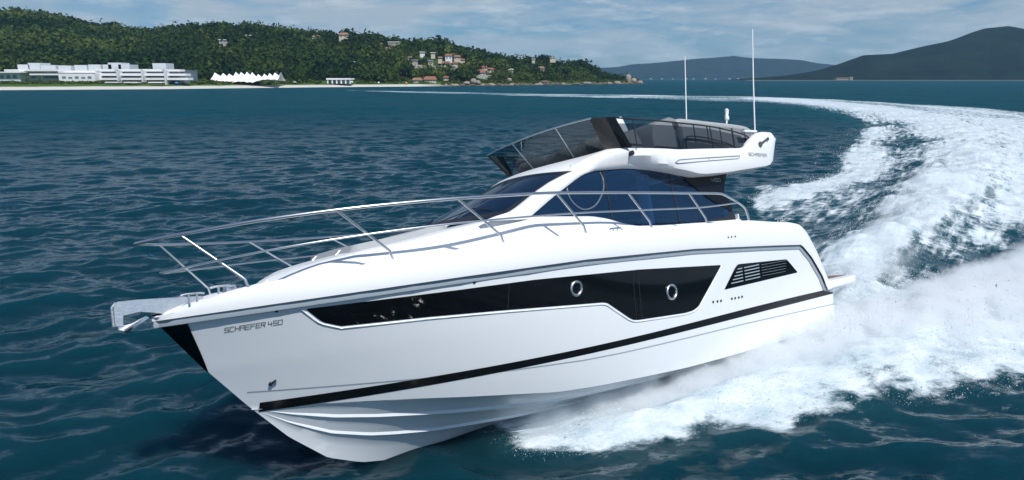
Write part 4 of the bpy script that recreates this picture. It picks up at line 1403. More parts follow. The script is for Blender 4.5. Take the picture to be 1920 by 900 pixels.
# ------------------------------------------------------------------ land
CT, STT = math.cos(TILT), math.sin(TILT)
def px_x(u, y, z=0.0):
    return (u - 960) / FPX * (y * CT - (z - CAM_H) * STT)
def px_z(v, y):
    t = -(v - 450) / FPX
    return CAM_H + y * (t * CT - STT) / (CT + t * STT)
U_S = [-420, 0, 320, 640, 800, 1000, 1120, 1200, 1212]
Y_S = [300, 324, 357, 440, 476, 550, 640, 715, 722]
RID = [(-420, 60), (-200, 45), (0, 34), (30, 29), (65, 26), (110, 34), (180, 50), (250, 59), (290, 63), (340, 58), (400, 53), (470, 52), (510, 56), (560, 63), (620, 69), (700, 74), (760, 83), (840, 90), (900, 105), (960, 113), (1020, 115), (1060, 124), (1090, 127), (1130, 141), (1165, 149), (1190, 153), (1212, 157)]
DEP = [(-420, 420), (250, 420), (330, 330), (510, 260), (700, 220), (840, 190), (960, 140), (1060, 100), (1130, 70), (1180, 36), (1212, 8)]
FLAT = [(-420, 75), (300, 75), (420, 55), (540, 45), (680, 30), (800, 16), (900, 8), (1212, 3)]
itp = lambda T, u: np.interp(u, [a for a, b in T], [b for a, b in T])
def shore_y(u): return np.interp(u, U_S, Y_S)
def land_z(u, y):
    """terrain height above the sea for bearing u (photo column) and distance y"""
    u, y = np.asarray(u, float), np.asarray(y, float)
    ys, dep, fl = shore_y(u), itp(DEP, u), itp(FLAT, u)
    yr = ys + dep
    zr = px_z(itp(RID, u), yr) - np.interp(u, [900, 1000, 1130, 1212], [4.5, 4.5, 2.5, .4])
    d = y - ys
    beach = np.where(d < 0, d * .08, np.clip(d / 13, 0, 1) * 1.5 + np.clip((d - 13) / 20, 0, 1) * 2.0)
    cap = np.clip(zr, .4, 4)
    beach = np.minimum(beach, cap)
    t = np.clip((d - fl) / np.maximum(dep - fl, 4), 0, 1)
    rise = (zr - np.minimum(3.5, cap)) * (t * t * (3 - 2 * t) * .45 + .55 * t ** .9)
    back = np.clip((y - yr) / np.maximum(dep * .9, 8), 0, 1.3)
    x = px_x(u, y)
    bump = (fbm(x * .02, y * .02, o=3, seed=101) - .5) * 14 * np.sin(math.pi * np.clip(t, 0, 1)) * np.clip(dep / 260, .1, 1)
    return beach + np.clip(rise, -1, None) * (1 - np.clip(back, 0, 1) ** 1.5) + bump - back * 3

def earth(name, cols, rowst, mat_, extra=1.75):
    P = []
    for u in cols:
        ys, dep = float(shore_y(u)), float(itp(DEP, u))
        yy = np.concatenate([[ys - 6, ys - 2, ys, ys + 3, ys + 6, ys + 10, ys + 13], ys + 15 + (dep * extra) * rowst])
        zz = land_z(np.full(len(yy), u), yy)
        P.append([(px_x(u, y, 0), y, z) for y, z in zip(yy, zz)])
    return MB().grid(P).build(name, mat_, None, smooth=70, normals=False)

def land_material():
    m, n, l, b = nmat('headland_ground')
    g = n.new('ShaderNodeNewGeometry')
    sx = n.new('ShaderNodeSeparateXYZ')
    l.new(g.outputs['Position'], sx.inputs[0])
    t = n.new('ShaderNodeTexNoise'); t.inputs['Scale'].default_value = .08; t.inputs['Detail'].default_value = 6
    l.new(g.outputs['Position'], t.inputs['Vector'])
    cr = n.new('ShaderNodeValToRGB')
    cr.color_ramp.elements[0].position = .35; cr.color_ramp.elements[0].color = (.016, .036, .012, 1)
    cr.color_ramp.elements[1].position = .68; cr.color_ramp.elements[1].color = (.050, .085, .022, 1)
    l.new(t.outputs['Fac'], cr.inputs[0])
    r = n.new('ShaderNodeMapRange'); r.inputs['From Min'].default_value = 1.35; r.inputs['From Max'].default_value = 1.75
    ad = n.new('ShaderNodeMath'); ad.operation = 'MULTIPLY_ADD'; ad.inputs[1].default_value = .5
    l.new(t.outputs['Fac'], ad.inputs[0]); l.new(sx.outputs['Z'], ad.inputs[2])
    l.new(ad.outputs[0], r.inputs['Value'])
    lw = n.new('ShaderNodeMapRange'); lw.inputs['From Min'].default_value = 3.75; lw.inputs['From Max'].default_value = 4.6
    l.new(sx.outputs['Z'], lw.inputs['Value'])
    lm = n.new('ShaderNodeMix'); lm.data_type = 'RGBA'
    l.new(lw.outputs[0], lm.inputs[0]); lm.inputs[6].default_value = (.060, .115, .022, 1); l.new(cr.outputs[0], lm.inputs[7])
    mx = n.new('ShaderNodeMix'); mx.data_type = 'RGBA'
    l.new(r.outputs[0], mx.inputs[0])
    sr = n.new('ShaderNodeMapRange'); sr.inputs['From Min'].default_value = -62; sr.inputs['From Max'].default_value = -42
    l.new(sx.outputs['X'], sr.inputs['Value'])
    sm = n.new('ShaderNodeMix'); sm.data_type = 'RGBA'
    l.new(sr.outputs[0], sm.inputs[0]); sm.inputs[6].default_value = (.58, .56, .50, 1); sm.inputs[7].default_value = (.15, .12, .085, 1)
    l.new(sm.outputs[2], mx.inputs[6])
    l.new(lm.outputs[2], mx.inputs[7])
    l.new(mx.outputs[2], b.inputs['Base Color'])
    b.inputs['Roughness'].default_value = .95
    b.inputs['Specular IOR Level'].default_value = .1
    return m
hill = earth('hill', np.linspace(-420, 1212, 240), np.linspace(0, 1, 64) ** 1.15, land_material())
tag(hill, kind='structure')

# ---- foliage
def leaf_material():
    m, n, l, b = nmat('foliage')
    n.remove(b)
    a = n.new('ShaderNodeAttribute'); a.attribute_name = 'tint'
    cr = n.new('ShaderNodeValToRGB')
    e = cr.color_ramp.elements
    e[0].position = 0; e[0].color = (.014, .034, .014, 1)
    e[1].position = 1; e[1].color = (.125, .158, .040, 1)
    k = e.new(.5); k.color = (.046, .080, .022, 1)
    l.new(a.outputs['Fac'], cr.inputs[0])
    d = n.new('ShaderNodeBsdfDiffuse'); t = n.new('ShaderNodeBsdfTranslucent')
    l.new(cr.outputs[0], d.inputs[0]); l.new(cr.outputs[0], t.inputs[0])
    mx = n.new('ShaderNodeMixShader'); mx.inputs[0].default_value = .28
    l.new(d.outputs[0], mx.inputs[1]); l.new(t.outputs[0], mx.inputs[2])
    l.new(mx.outputs[0], n['Material Output'].inputs['Surface'])
    return m
M['leaf'] = leaf_material()
M['bark'] = mat('bark', (.09, .07, .05), .9, var=.3, vscale=8)

def leaf_cloud(C, Rr, H, tint, per, size, seed, full=False):
    """leaf clumps spread through lumpy crowns; returns verts (n,4,3) and tints"""
    r_ = np.random.default_rng(seed)
    N = len(C)
    d = r_.normal(size=(N, per, 3))
    d /= np.linalg.norm(d, axis=2, keepdims=True)
    if not full: d[..., 2] = np.abs(d[..., 2]) * 1.0 - .25
    ph = r_.uniform(0, 6.28, (N, 1, 3))
    lump = 1 + .30 * np.sin(d[..., 0] * 3.1 + ph[..., 0]) * np.sin(d[..., 1] * 3.7 + ph[..., 1]) + .24 * np.sin(d[..., 2] * 5 + d[..., 0] * 4 + ph[..., 2])
    rad = lump * r_.uniform(.40, 1.10, (N, per)) 
    P = C[:, None, :] + d * rad[..., None] * np.stack([Rr, Rr, H], 1)[:, None, :]
    nrm = d + r_.normal(0, .55, d.shape)
    nrm /= np.linalg.norm(nrm, axis=2, keepdims=True)
    ref = r_.normal(size=d.shape)
    a = np.cross(nrm, ref); a /= np.linalg.norm(a, axis=2, keepdims=True) + 1e-9
    b = np.cross(nrm, a)
    s = (size[:, None] * r_.uniform(.6, 1.35, (N, per)))[..., None]
    V_ = np.stack([P - a * s - b * s * .6, P + a * s * .9 - b * s * .75, P + a * s + b * s * .7, P - a * s * .8 + b * s * .8], 2)
    tt = np.clip(tint[:, None] + r_.normal(0, .06, (N, per)), 0, 1)
    return V_.reshape(-1, 4, 3), tt.reshape(-1)
def leaf_mesh(name, V_, T, parent=None):
    N = len(V_)
    me = bpy.data.meshes.new(name)
    me.vertices.add(N * 4)
    me.vertices.foreach_set('co', V_.astype(np.float32).ravel())
    me.loops.add(N * 4)
    me.loops.foreach_set('vertex_index', np.arange(N * 4, dtype=np.int32))
    me.polygons.add(N)
    me.polygons.foreach_set('loop_start', (np.arange(N) * 4).astype(np.int32))
    me.polygons.foreach_set('loop_total', np.full(N, 4, np.int32))
    me.update(calc_edges=True)
    at = me.attributes.new('tint', 'FLOAT', 'POINT')
    at.data.foreach_set('value', np.repeat(T, 4).astype(np.float32))
    me.materials.append(M['leaf'])
    o = bpy.data.objects.new(name, me)
    COL.objects.link(o)
    if parent: o.parent = parent
    return o

# places kept clear of the closed forest: (u0, u1, y0 over shore, y1 over shore)
CLEAR = [(-420, 372, 0, 95), (372, 545, 0, 62), (545, 700, 0, 40), (700, 830, 0, 22)]
HOUSES = []          # filled below, used to open gaps
def forest_points(n):
    u = rng.uniform(-400, 1200, n)
    ys, dep = shore_y(u), itp(DEP, u)
    t = rng.uniform(0, 1.12, n)
    y = ys + 6 + t * dep
    # even out by true width
    keep = rng.uniform(0, 1, n) < (y / 900.0) * (dep / 300.0).clip(.08, 1.3)
    u, y, ys = u[keep], y[keep], ys[keep]
    ok = np.ones(len(u), bool)
    for (a, b, c, d) in CLEAR:
        ok &= ~((u > a) & (u < b) & (y - ys > c) & (y - ys < d))
    for (hu, hy, w) in HOUSES:
        ok &= ~((np.abs(u - hu) < w) & (y > hy - 13) & (y < hy + 7))
    rim = (u > 830) & (y - ys < np.interp(u, [830, 900, 1100, 1212], [16, 18, 14, 30]))
    ok &= ~rim
    return u[ok], y[ok]

# ---- building helpers: photo columns/rows at a true distance
def X_(u, y): return float(px_x(u, y, 2))
def Z_(v, y): return float(px_z(v, y))
M['wallw'] = mat('white_render', (.80, .80, .79), .8, var=.06, vscale=.6)
M['wallg'] = mat('grey_render', (.60, .63, .65), .8, var=.08, vscale=.5)
M['wallp'] = mat('pale_ochre_render', (.62, .54, .42), .85, var=.08, vscale=.6)
M['glassb'] = mat('blue_grey_glazing', (.17, .22, .27), .25, var=.35, vscale=.8)
M['tile'] = mat('terracotta_tiles', (.27, .11, .075), .85, var=.25, vscale=1.5)
M['tileb'] = mat('brown_tiles', (.27, .15, .10), .85, var=.25, vscale=1.5)
M['conc'] = mat('weathered_concrete', (.45, .43, .39), .9, var=.2, vscale=.7)
M['rock'] = mat('granite', (.30, .26, .22), .95, var=.4, vscale=.6, bump=.5, bscale=3)
M['rockd'] = mat('brown_shore_rock', (.13, .10, .075), .95, var=.45, vscale=.8, bump=.5, bscale=3)
M['mem'] = mat('white_membrane', (.85, .85, .84), .6, var=.02)

def block(name, u0, u1, v0, v1, y, dep, m_, parent, zlow=None):
    xa, xb, zb, zt = X_(u0, y), X_(u1, y), Z_(v1, y), Z_(v0, y)
    if zlow is not None: zb = zlow
    return MB().box(((xa + xb) / 2, y + dep / 2, (zb + zt) / 2), (xb - xa, dep, zt - zb)).build(name, m_, parent)

# hotel, left wing
def building(name, label, cat='building', group=None):
    e = empty(name, (0, 0, 0)); tag(e, label, cat, group); return e
def place_root(e):
    """move the empty to the base of its parts, keeping them where they are"""
    lo = np.array([np.inf] * 3); hi = -lo
    for ch in e.children:
        c = np.array([v.co[:] for v in ch.data.vertices]); lo = np.minimum(lo, c.min(0)); hi = np.maximum(hi, c.max(0))
    c = Vector(((lo[0] + hi[0]) / 2, (lo[1] + hi[1]) / 2, lo[2]))
    def shift(o):
        o.data.transform(Matrix.Translation(-c))
        for k in o.children: shift(k)
    for ch in e.children: shift(ch)
    e.location = c
YH = 372
h1 = building('hotel_building', 'pale grey left wing of the beachfront hotel with boxy rooftop blocks', 'hotel')
block('wall', 40, 182, 133, 158, YH + 8, 26, M['wallg'], h1, 2.0)
for (u0, u1, v0, v1) in ((40, 112, 129.5, 133.5), (112, 182, 132.5, 136.5), (58, 112, 138, 141), (112, 182, 146, 149)):
    block('balcony_band', u0, u1, v0, v1, YH + 4, 5, M['wallw'], h1)
for (u0, u1, v0, v1) in ((38, 60, 121, 133), (58, 80, 118, 133), (81, 109, 122, 133), (114, 137, 123, 133), (144, 167, 122, 133), (170, 193, 121, 133)):
    block('rooftop_block', u0, u1, v0, v1, YH + 14, 9, M['wallg'], h1)
for (u0, u1) in ((60, 79), (82, 110)):
    block('window_band', u0, u1, 142, 147, YH + 7.9, .3, M['glassb'], h1)
block('porch', 112, 180, 138, 157, YH - 1, 6, M['wallw'], h1, 2.2)
for k in range(5):
    block('arch_opening', 118 + k * 12, 125 + k * 12, 143 + (k % 2), 147, YH - 1.15, .3, M['glassb'], h1)
place_root(h1)
h2 = building('hotel_building', 'white right wing of the beachfront hotel with long stepped balcony bands', 'hotel')
block('core_wall', 184, 338, 131, 157, YH + 8, 22, M['glassb'], h2, 2.0)
for k, (u0, u1, v0, v1) in enumerate(((184, 218, 129.5, 134), (224, 266, 129.5, 134), (270, 306, 129.5, 134), (312, 340, 130, 134), (186, 220, 137.5, 142), (226, 268, 137.5, 142), (272, 310, 137.5, 142), (313, 350, 138, 142),
                                      (188, 222, 146, 150), (228, 268, 146, 150), (273, 310, 146, 150), (314, 354, 146, 150))):
    block('balcony_band', u0, u1, v0, v1, YH + 3 + (2 - k // 4) * 1.6, 6, M['wallw'], h2)
for u in (183, 222, 268, 311):
    block('dividing_wall', u - 1.5, u + 1.5, 132, 157, YH + 2.5, 14, M['wallg'], h2, 2.0)
for (u0, u1, v0, v1) in ((197, 213, 121, 131), (207, 231, 117.5, 131), (226, 247, 121, 131), (290, 315, 118.5, 131)):
    block('rooftop_block', u0, u1, v0, v1, YH + 14, 9, M['wallg'], h2)
for (u0, u1) in ((197, 222), (232, 258), (278, 305)):
    block('terrace_canopy', u0, u1, 153.5, 155.5, YH - 6, 4, M['wallw'], h2)
place_root(h2)
h3 = building('beach_building', 'low grey flat roofed block at the far left beside the hotel', 'building')
block('wall', -30, 40, 136, 157, YH + 2, 14, M['wallg'], h3, 2.2)
block('roof_slab', -32, 42, 134.5, 136.5, YH, 17, M['wallw'], h3)
for k in range(5): block('window', -22 + k * 12, -15 + k * 12, 141, 147, YH + 1.8, .3, M['glassb'], h3)
place_root(h3)
h4 = building('beach_building', 'white flat annexe with upper terrace beside the grey block at far left', 'building')
block('wall', 12, 56, 130, 146, YH + 20, 9, M['wallw'], h4, 2.2)
block('window', 18, 50, 135, 139, YH + 19.8, .3, M['glassb'], h4)
place_root(h4)
# tent pavilion: row of peaked membranes
YT = 405
tent = MB()
peaks = [(395, 138), (411, 139), (422, 140), (435, 137), (445, 137), (456, 136.5), (466, 137), (477, 141), (489, 140), (499, 139), (509, 138), (521, 137)]
low = [(395, 149), (405, 152), (418, 153.5), (430, 153), (441, 154), (452, 153), (463, 154.5), (474, 155), (487, 151), (497, 149.5), (508, 149.5), (521, 150)]
rows = []
for i in range(len(peaks)):
    (u, v), (lu, lv) = peaks[i], low[i]
    p = np.array([X_(u, YT), YT + 7, Z_(v - 2.2, YT)])
    f = np.array([X_(lu, YT), YT, Z_(lv, YT)])
    bk = np.array([X_(u, YT), YT + 15, Z_(152, YT)])
    rows.append([f, f * .7 + p * .3 + np.array([0, 0, -.35]), f * .35 + p * .65 + np.array([0, 0, -.35]), p, p * .5 + bk * .5 + np.array([0, 0, -.5]), bk])
    if i < len(peaks) - 1:
        (u2, v2), (lu2, lv2) = peaks[i + 1], low[i + 1]
        um, vm = u * .25 + u2 * .75, max(v, v2) + 4.6
        p = np.array([X_(um, YT), YT + 7, Z_(vm, YT)])
        f = np.array([X_((lu + lu2) / 2, YT), YT + .6, Z_((lv + lv2) / 2 - 1.0, YT)])
        bk = np.array([X_(um, YT), YT + 15, Z_(152, YT)])
        rows.append([f, f * .7 + p * .3 + np.array([0, 0, -.2]), f * .35 + p * .65 + np.array([0, 0, -.2]), p, p * .5 + bk * .5 + np.array([0, 0, -.3]), bk])
tent.grid(rows)
tr_ = building('tent_pavilion', 'white peaked membrane pavilion standing on the grass behind the beach', 'pavilion')
tent.build('membrane_roof', M['mem'], tr_, normals=False)
for i in range(0, 12, 2):
    u, v = peaks[i]
    MB().tube([(X_(u, YT), YT + 7, 2.4), (X_(u, YT), YT + 7, Z_(v, YT) - .1)], .12, 8).build('mast', M['whitep'], tr_)
place_root(tr_)
bk = building('beach_kiosk', 'small white colonnaded kiosk on the grass right of the tent pavilion', 'kiosk')
YK = 446
block('wall', 615, 655, 148.5, 158, YK + 3, 5, M['glassb'], bk, 2.0)
block('roof_slab', 612, 659, 146.5, 149.5, YK, 9, M['wallw'], bk)
for k in range(6): block('column', 613.5 + k * 8.4, 615.8 + k * 8.4, 149, 158, YK + .4, .6, M['wallw'], bk, 2.0)
place_root(bk)

def house(u, v0, v1, w, label, wall, roof, back, flat=False, group=None):
    """gable house: photo column u, wall top/bottom rows v0,v1, width w in columns, back = metres behind the shore"""
    y = float(shore_y(u)) + back
    X, zb, zt = X_(u, y), Z_(v1, y), Z_(v0, y)
    W = .92 * w / FPX * y
    dp = W * .7
    e = empty('hill_house', (X, y + dp / 2, zb)); tag(e, label, 'house', group)
    b = lambda m, n, mm, par=e: m.build(n, mm, par)
    h = zt - zb
    b(MB().box((0, 0, h / 2 - 1.5), (W, dp, h + 3)), 'wall', wall)
    if flat:
        b(MB().box((0, -.2, h + .2), (W + .8, dp + .8, .5)), 'roof', roof)
    else:
        r = MB()
        a, c, rh = W / 2 + .5, dp / 2 + .6, W * .26
        r.add([(-a, -c, h - .1), (a, -c, h - .1), (a, c, h - .1), (-a, c, h - .1), (-a * .72, 0, h + rh), (a * .72, 0, h + rh)], [(0, 1, 5, 4), (2, 3, 4, 5), (1, 2, 5), (3, 0, 4), (3, 2, 1, 0)])
        b(r, 'roof', roof)
    nw = 2 if W < 8 else 4
    for k in range(nw):
        b(MB().box((-W / 2 + W * (k + .5) / nw, -dp / 2 - .04, h * .5), (W / nw * .45, .12, h * .42)), 'window', M['glassb'])
    HOUSES.append((u, y, w * .62 + 3))
    return e
HS = [
 (842, 104, 112, 13, 'white walled house with red roof highest of the red roofed cluster', 'wallw', 'tile', 100, 0),
 (858, 106.5, 112, 13, 'orange roofed house right of the white walled one high on the slope', 'wallp', 'tile', 104, 0),
 (837, 119, 124, 17, 'wide red roofed house just below the white walled house', 'wallp', 'tile', 72, 0),
 (854, 118.5, 123, 9, 'little pinkish roofed house beside the wide red roofed one', 'wallp', 'tile', 74, 0),
 (899, 136, 145, 24, 'large terracotta roofed house with white wall above the boulders', 'wallw', 'tile', 40, 0),
 (920, 130, 138, 12, 'dark red roofed house right of the large terracotta house', 'wallp', 'tile', 52, 0),
 (836, 145, 151, 10, 'small orange roofed hut low among trees above the shore rocks', 'wallp', 'tile', 24, 0),
 (806, 149, 154, 24, 'long low reddish roofed beach house at the end of the sand', 'wallp', 'tile', 20, 0),
 (782, 150, 155, 18, 'low brown roofed beach house left of the long reddish one', 'wallp', 'tileb', 19, 0),
 (741, 79, 85, 22, 'wide cream flat roofed villa near the top of the hill', 'wallp', 'wallw', 172, 1),
 (728, 91, 96, 10, 'white cottage below the wide cream villa', 'wallw', 'tileb', 140, 0),
 (473, 66.5, 71, 14, 'long white house near the ridge above the tent pavilion', 'wallw', 'wallw', 215, 1),
 (492, 62, 67, 6, 'white water tower like cube right of the long ridge house', 'wallw', 'wallw', 222, 1),
 (597, 69, 75, 13, 'pale house with brown roof on the skyline left of a round tree', 'wallw', 'tileb', 205, 0),
 (648, 65, 71, 17, 'brown roofed house on the skyline at the foot of a big round tree', 'wallp', 'tileb', 200, 0),
 (670, 116, 120, 11, 'single white flat house in the middle of the wooded slope', 'wallw', 'wallw', 95, 1),
 (793, 98, 102, 9, 'pale house among trees on the upper slope left of the red roofs', 'wallw', 'wallw', 118, 1),
 (813, 99, 103, 8, 'small pale flat house a little left of the red roof cluster', 'wallp', 'wallw', 112, 1),
 (779, 113, 118, 10, 'greyish hillside house lowest left of the red roof cluster', 'conc', 'conc', 84, 1),
 (808, 114, 120, 9, 'pale square house between the grey house and the red roofs', 'wallp', 'conc', 80, 1),
 (1036, 107.5, 111, 11, 'pale pink house showing behind a tall dark tree on the headland ridge', 'wallp', 'wallw', 96, 1),
 (1000, 111, 115, 6, 'little cream house left of the tall dark tree on the headland ridge', 'wallp', 'wallw', 98, 1),
 (1014, 128, 133, 14, 'grey roofed chalet half hidden in trees of the headland', 'conc', 'tileb', 52, 0),
 (425, 75, 80, 16, 'pale terrace building on the cleared rock scar of the hill', 'conc', 'wallw', 190, 1),
 (716, 82, 86, 7, 'small white gabled cottage left of the cream villa', 'wallw', 'tile', 165, 0),
]
for (u, v0, v1, w, lab, wm, rm, bk_, fl) in HS:
    house(u, v0, v1, w, lab, M[wm], M[rm], bk_, bool(fl))

HS2 = [
 (826, 108, 112, 8, 'small brown roofed house touching the left of the white walled house', 'wallp', 'tileb', 92, 0),
 (868, 112, 116, 8, 'red roofed cottage farthest right of the high red roofed cluster', 'wallp', 'tile', 92, 0),
 (847, 124.5, 129, 12, 'pale roofed house directly below the little pinkish roofed house', 'wallp', 'conc', 62, 1),
 (787, 123, 127, 9, 'ochre box house at the left end of the long retaining wall', 'wallp', 'conc', 66, 1),
 (817, 125, 129, 9, 'whitish box house at the right end of the long retaining wall', 'wallw', 'conc', 64, 1),
 (909, 126, 131, 10, 'orange roofed house behind and above the large terracotta house', 'wallp', 'tile', 66, 0),
 (886, 134, 139, 9, 'brown roofed annexe left of the large terracotta house', 'wallp', 'tileb', 50, 0),
 (933, 134, 139, 8, 'pale cottage right of the dark red roofed house', 'wallw', 'tile', 44, 0),
 (770, 108, 112, 8, 'tiny white cottage alone on the slope between the villa and the red roofs', 'wallw', 'tileb', 110, 0),
 (763, 133, 137, 9, 'brown roofed house peeping out above the low beach houses', 'wallp', 'tileb', 44, 0),
 (958, 131, 135, 9, 'small pale roofed house among trees right of the terracotta house', 'wallw', 'conc', 46, 0),
]
for (u, v0, v1, w, lab, wm, rm, bk_, fl) in HS2:
    house(u, v0, v1, w, lab, M[wm], M[rm], bk_, bool(fl))

# retaining walls below the houses
for (u0, u1, v, bk_, lab) in ((775, 828, 126, 62, 'long weathered retaining wall across the slope below the pale houses'), (862, 925, 144, 34, 'low stone garden wall under the large terracotta house')):
    y = float(shore_y((u0 + u1) / 2)) + bk_
    o = MB().box(((X_(u0, y) + X_(u1, y)) / 2, y, Z_(v, y) - 1), (X_(u1, y) - X_(u0, y), .6, 4.4)).build('retaining_wall', M['conc'], None)
    tag(o, lab, 'wall')

# closed forest on the slopes
fu, fy = forest_points(48000)
fx = px_x(fu, fy)
fz = land_z(fu, fy)
R_c = (1.5 + 6.2 * rng.uniform(0, 1, len(fu)) ** 2.6) * np.interp(fu, [0, 900, 1200], [1.0, 1.0, .55])
open_ = np.ones(len(fu), bool)
for (hu, hy, w) in HOUSES:
    hx, hw = px_x(hu, hy), w / FPX * hy
    open_ &= ~((np.abs(fx - hx) < hw * .8 + R_c * .5) & (fy > hy - 15 - R_c) & (fy < hy + 5 + R_c))
fu, fx, fy, fz, R_c = fu[open_], fx[open_], fy[open_], fz[open_], R_c[open_]
C_ = np.stack([fx, fy, fz + R_c * .55], 1)
tint = np.clip(.42 + 1.3 * (fbm(fx * .016, fy * .016, o=3, seed=120) - .5) + rng.normal(0, .15, len(fu)), 0, 1)
V_, T_ = leaf_cloud(C_, R_c, R_c * rng.uniform(.8, 1.25, len(fu)), tint, 72, R_c * .15, 5)
fo = leaf_mesh('forest', V_, T_)
tag(fo, 'dense green forest covering the hillside and the headland', 'forest', kind='stuff')
print('forest crowns', len(fu))
# shrubs along the lawn and beach edge
n_ = 1500
su = rng.uniform(-100, 1190, n_)
dd_ = np.where(su < 372, rng.uniform(22, 30, n_), np.where(su < 830, rng.uniform(16, 44, n_), rng.uniform(7, 22, n_)))
keep = ~((su > 385) & (su < 530) & (dd_ > 30)) & ~((su > 600) & (su < 665))
su, dd_ = su[keep], dd_[keep]
sy = shore_y(su) + dd_
Rs = rng.uniform(.5, 1.25, len(su)) * np.where(su < 372, .75, 1.2)
C_ = np.stack([px_x(su, sy), sy, land_z(su, sy) + Rs * .3], 1)
V_, T_ = leaf_cloud(C_, Rs * 1.5, Rs, np.clip(rng.normal(.72, .18, len(su)), 0, 1), 22, Rs * .4, 6)
tag(leaf_mesh('beach_scrub', V_, T_), 'bright green scrub and grass growing behind the beach', 'scrub', kind='stuff')

# trees one can tell apart
def tree(u, v_top, wpx, label, back=None, tn=.25, group=None, lean=0.0, trunk=.28, tall=1.0, palm=False):
    dep = float(itp(DEP, u))
    y = float(shore_y(u)) + (dep if back is None else back)
    zg = float(land_z(u, y))
    X = float(px_x(u, y))
    zt = Z_(v_top - 1.5, y)
    Rw = 1.25 * wpx / FPX * y / 2
    H_ = max(zt - zg, 3.0)
    e = empty('palm_tree' if palm else 'broadleaf_tree', (X, y, zg)); tag(e, label, 'palm' if palm else 'tree', group)
    Hc = min(H_ * .42 * tall, Rw * 1.1)
    k = MB()
    if palm:
        k.tube([(0, 0, -.5), (.1, 0, H_ * .5), (.3, 0, H_ - .6)], [.22, .16, .13], 8)
        k.build('trunk', M['bark'], e, smooth=60)
        fr = MB()
        for a in np.linspace(0, 2 * math.pi, 12)[:-1]:
            L = Rw * 1.1
            pts = [(.3 + math.cos(a) * L * t, math.sin(a) * L * t, H_ - .6 + L * (.65 * t - .95 * t * t)) for t in np.linspace(0, 1, 6)]
            for p, q in zip(pts[:-1], pts[1:]):
                p, q = np.array(p), np.array(q)
                w_ = np.array([-math.sin(a), math.cos(a), 0]) * .28
                dn = np.array([0, 0, -.16])
                fr.add([p, q, q + w_ + dn, p + w_ + dn], [(0, 1, 2, 3)])
                fr.add([p, q, q - w_ + dn, p - w_ + dn], [(0, 1, 2, 3)])
        fr.build('fronds', M['leafp'], e, normals=False)
        return e
    top = np.array([lean, 0, H_ - Hc])
    k.tube([(0, 0, -.8), (lean * .2, .05, H_ * .3), tuple(top)], [trunk, trunk * .8, trunk * .45], 8)
    for a in (0.3, 2.2, 4.1):
        k.tube([(lean * .3, 0, H_ * .38), (lean * .6 + math.cos(a) * Rw * .3, math.sin(a) * Rw * .3, H_ * .55), (lean + math.cos(a) * Rw * .6, math.sin(a) * Rw * .6, H_ - Hc * 1.05)], [trunk * .5, trunk * .35, trunk * .15], 6)
    k.build('trunk', M['bark'], e, smooth=60)
    nl = 5
    Cc = [np.array([lean, 0, H_ - Hc * 1.02])]
    Rl = [Rw * .72]
    for j in range(nl):
        a = j * 2 * math.pi / nl + rng.uniform(0, .8)
        Cc.append(np.array([lean + math.cos(a) * Rw * .52, math.sin(a) * Rw * .52, H_ - Hc * rng.uniform(1.0, 1.5)]))
        Rl.append(Rw * rng.uniform(.40, .58))
    Cc, Rl = np.array(Cc), np.array(Rl)
    Hl = np.minimum(Rl * .95, Hc)
    V_, T_ = leaf_cloud(Cc, Rl, Hl, np.clip(rng.normal(tn, .06, len(Rl)), 0, 1), 130, Rl * .17, int(rng.integers(1e6)), full=True)
    leaf_mesh('crown', V_, T_, e)
    return e
M['leafp'] = mat('palm_frond', (.035, .060, .020), .7, var=.3)
TR = [
 (421, 49, 34, 'broad dark tree on the skyline left of the long ridge house', .16), (452, 50, 26, 'rounded dark tree on the skyline above the white cube', .20),
 (516, 50, 26, 'tall round topped tree on the skyline right of the ridge house', .14), (546, 53, 13, 'slim round tree standing free on the skyline', .16),
 (588, 57, 13, 'small mushroom shaped tree left of a pale skyline house', .18), (617, 59, 26, 'wide dark tree on the skyline between the two brown roofed houses', .2),
 (655, 54, 29, 'big umbrella shaped tree above the brown roofed skyline house', .12), (700, 63, 40, 'very broad dark tree on the skyline left of the cream villa', .16),
 (763, 76, 15, 'dark tree right of the cream villa on the skyline', .2), (787, 72, 20, 'ragged dark tree on the ridge left of a bigger round one', .14),
 (805, 71, 13, 'narrow dark tree at the top of the red roof slope', .14), (822, 72, 38, 'big round crowned tree at the top of the red roof slope', .15),
 (868, 88, 34, 'broad tree above the orange roofed house', .18), (902, 97, 28, 'rounded tree where the ridge begins to fall', .2),
 (934, 100, 26, 'dark green tree on the ridge left of the palms', .16), (992, 105, 16, 'slender light tree between the palms and the cream house', .35),
 (1019, 104, 32, 'tallest dark tree of the headland ridge with a pink house behind', .10), (1045, 115, 22, 'bushy tree on the ridge right of the pink house', .22),
 (1085, 113, 36, 'large dome shaped tree near the end of the headland', .26), (1110, 124, 26, 'rounded tree on the falling end of the headland', .2),
 (1131, 137, 20, 'low dark tree among the last trees of the headland', .16), (1150, 141, 17, 'small bushy tree near the pale rocks of the point', .2), (1165, 144, 12, 'smallest tree beside the pale rocks of the point', .18),
]
for (u, v, w, lab, tn) in TR: tree(u, v, w, lab, tn=tn)
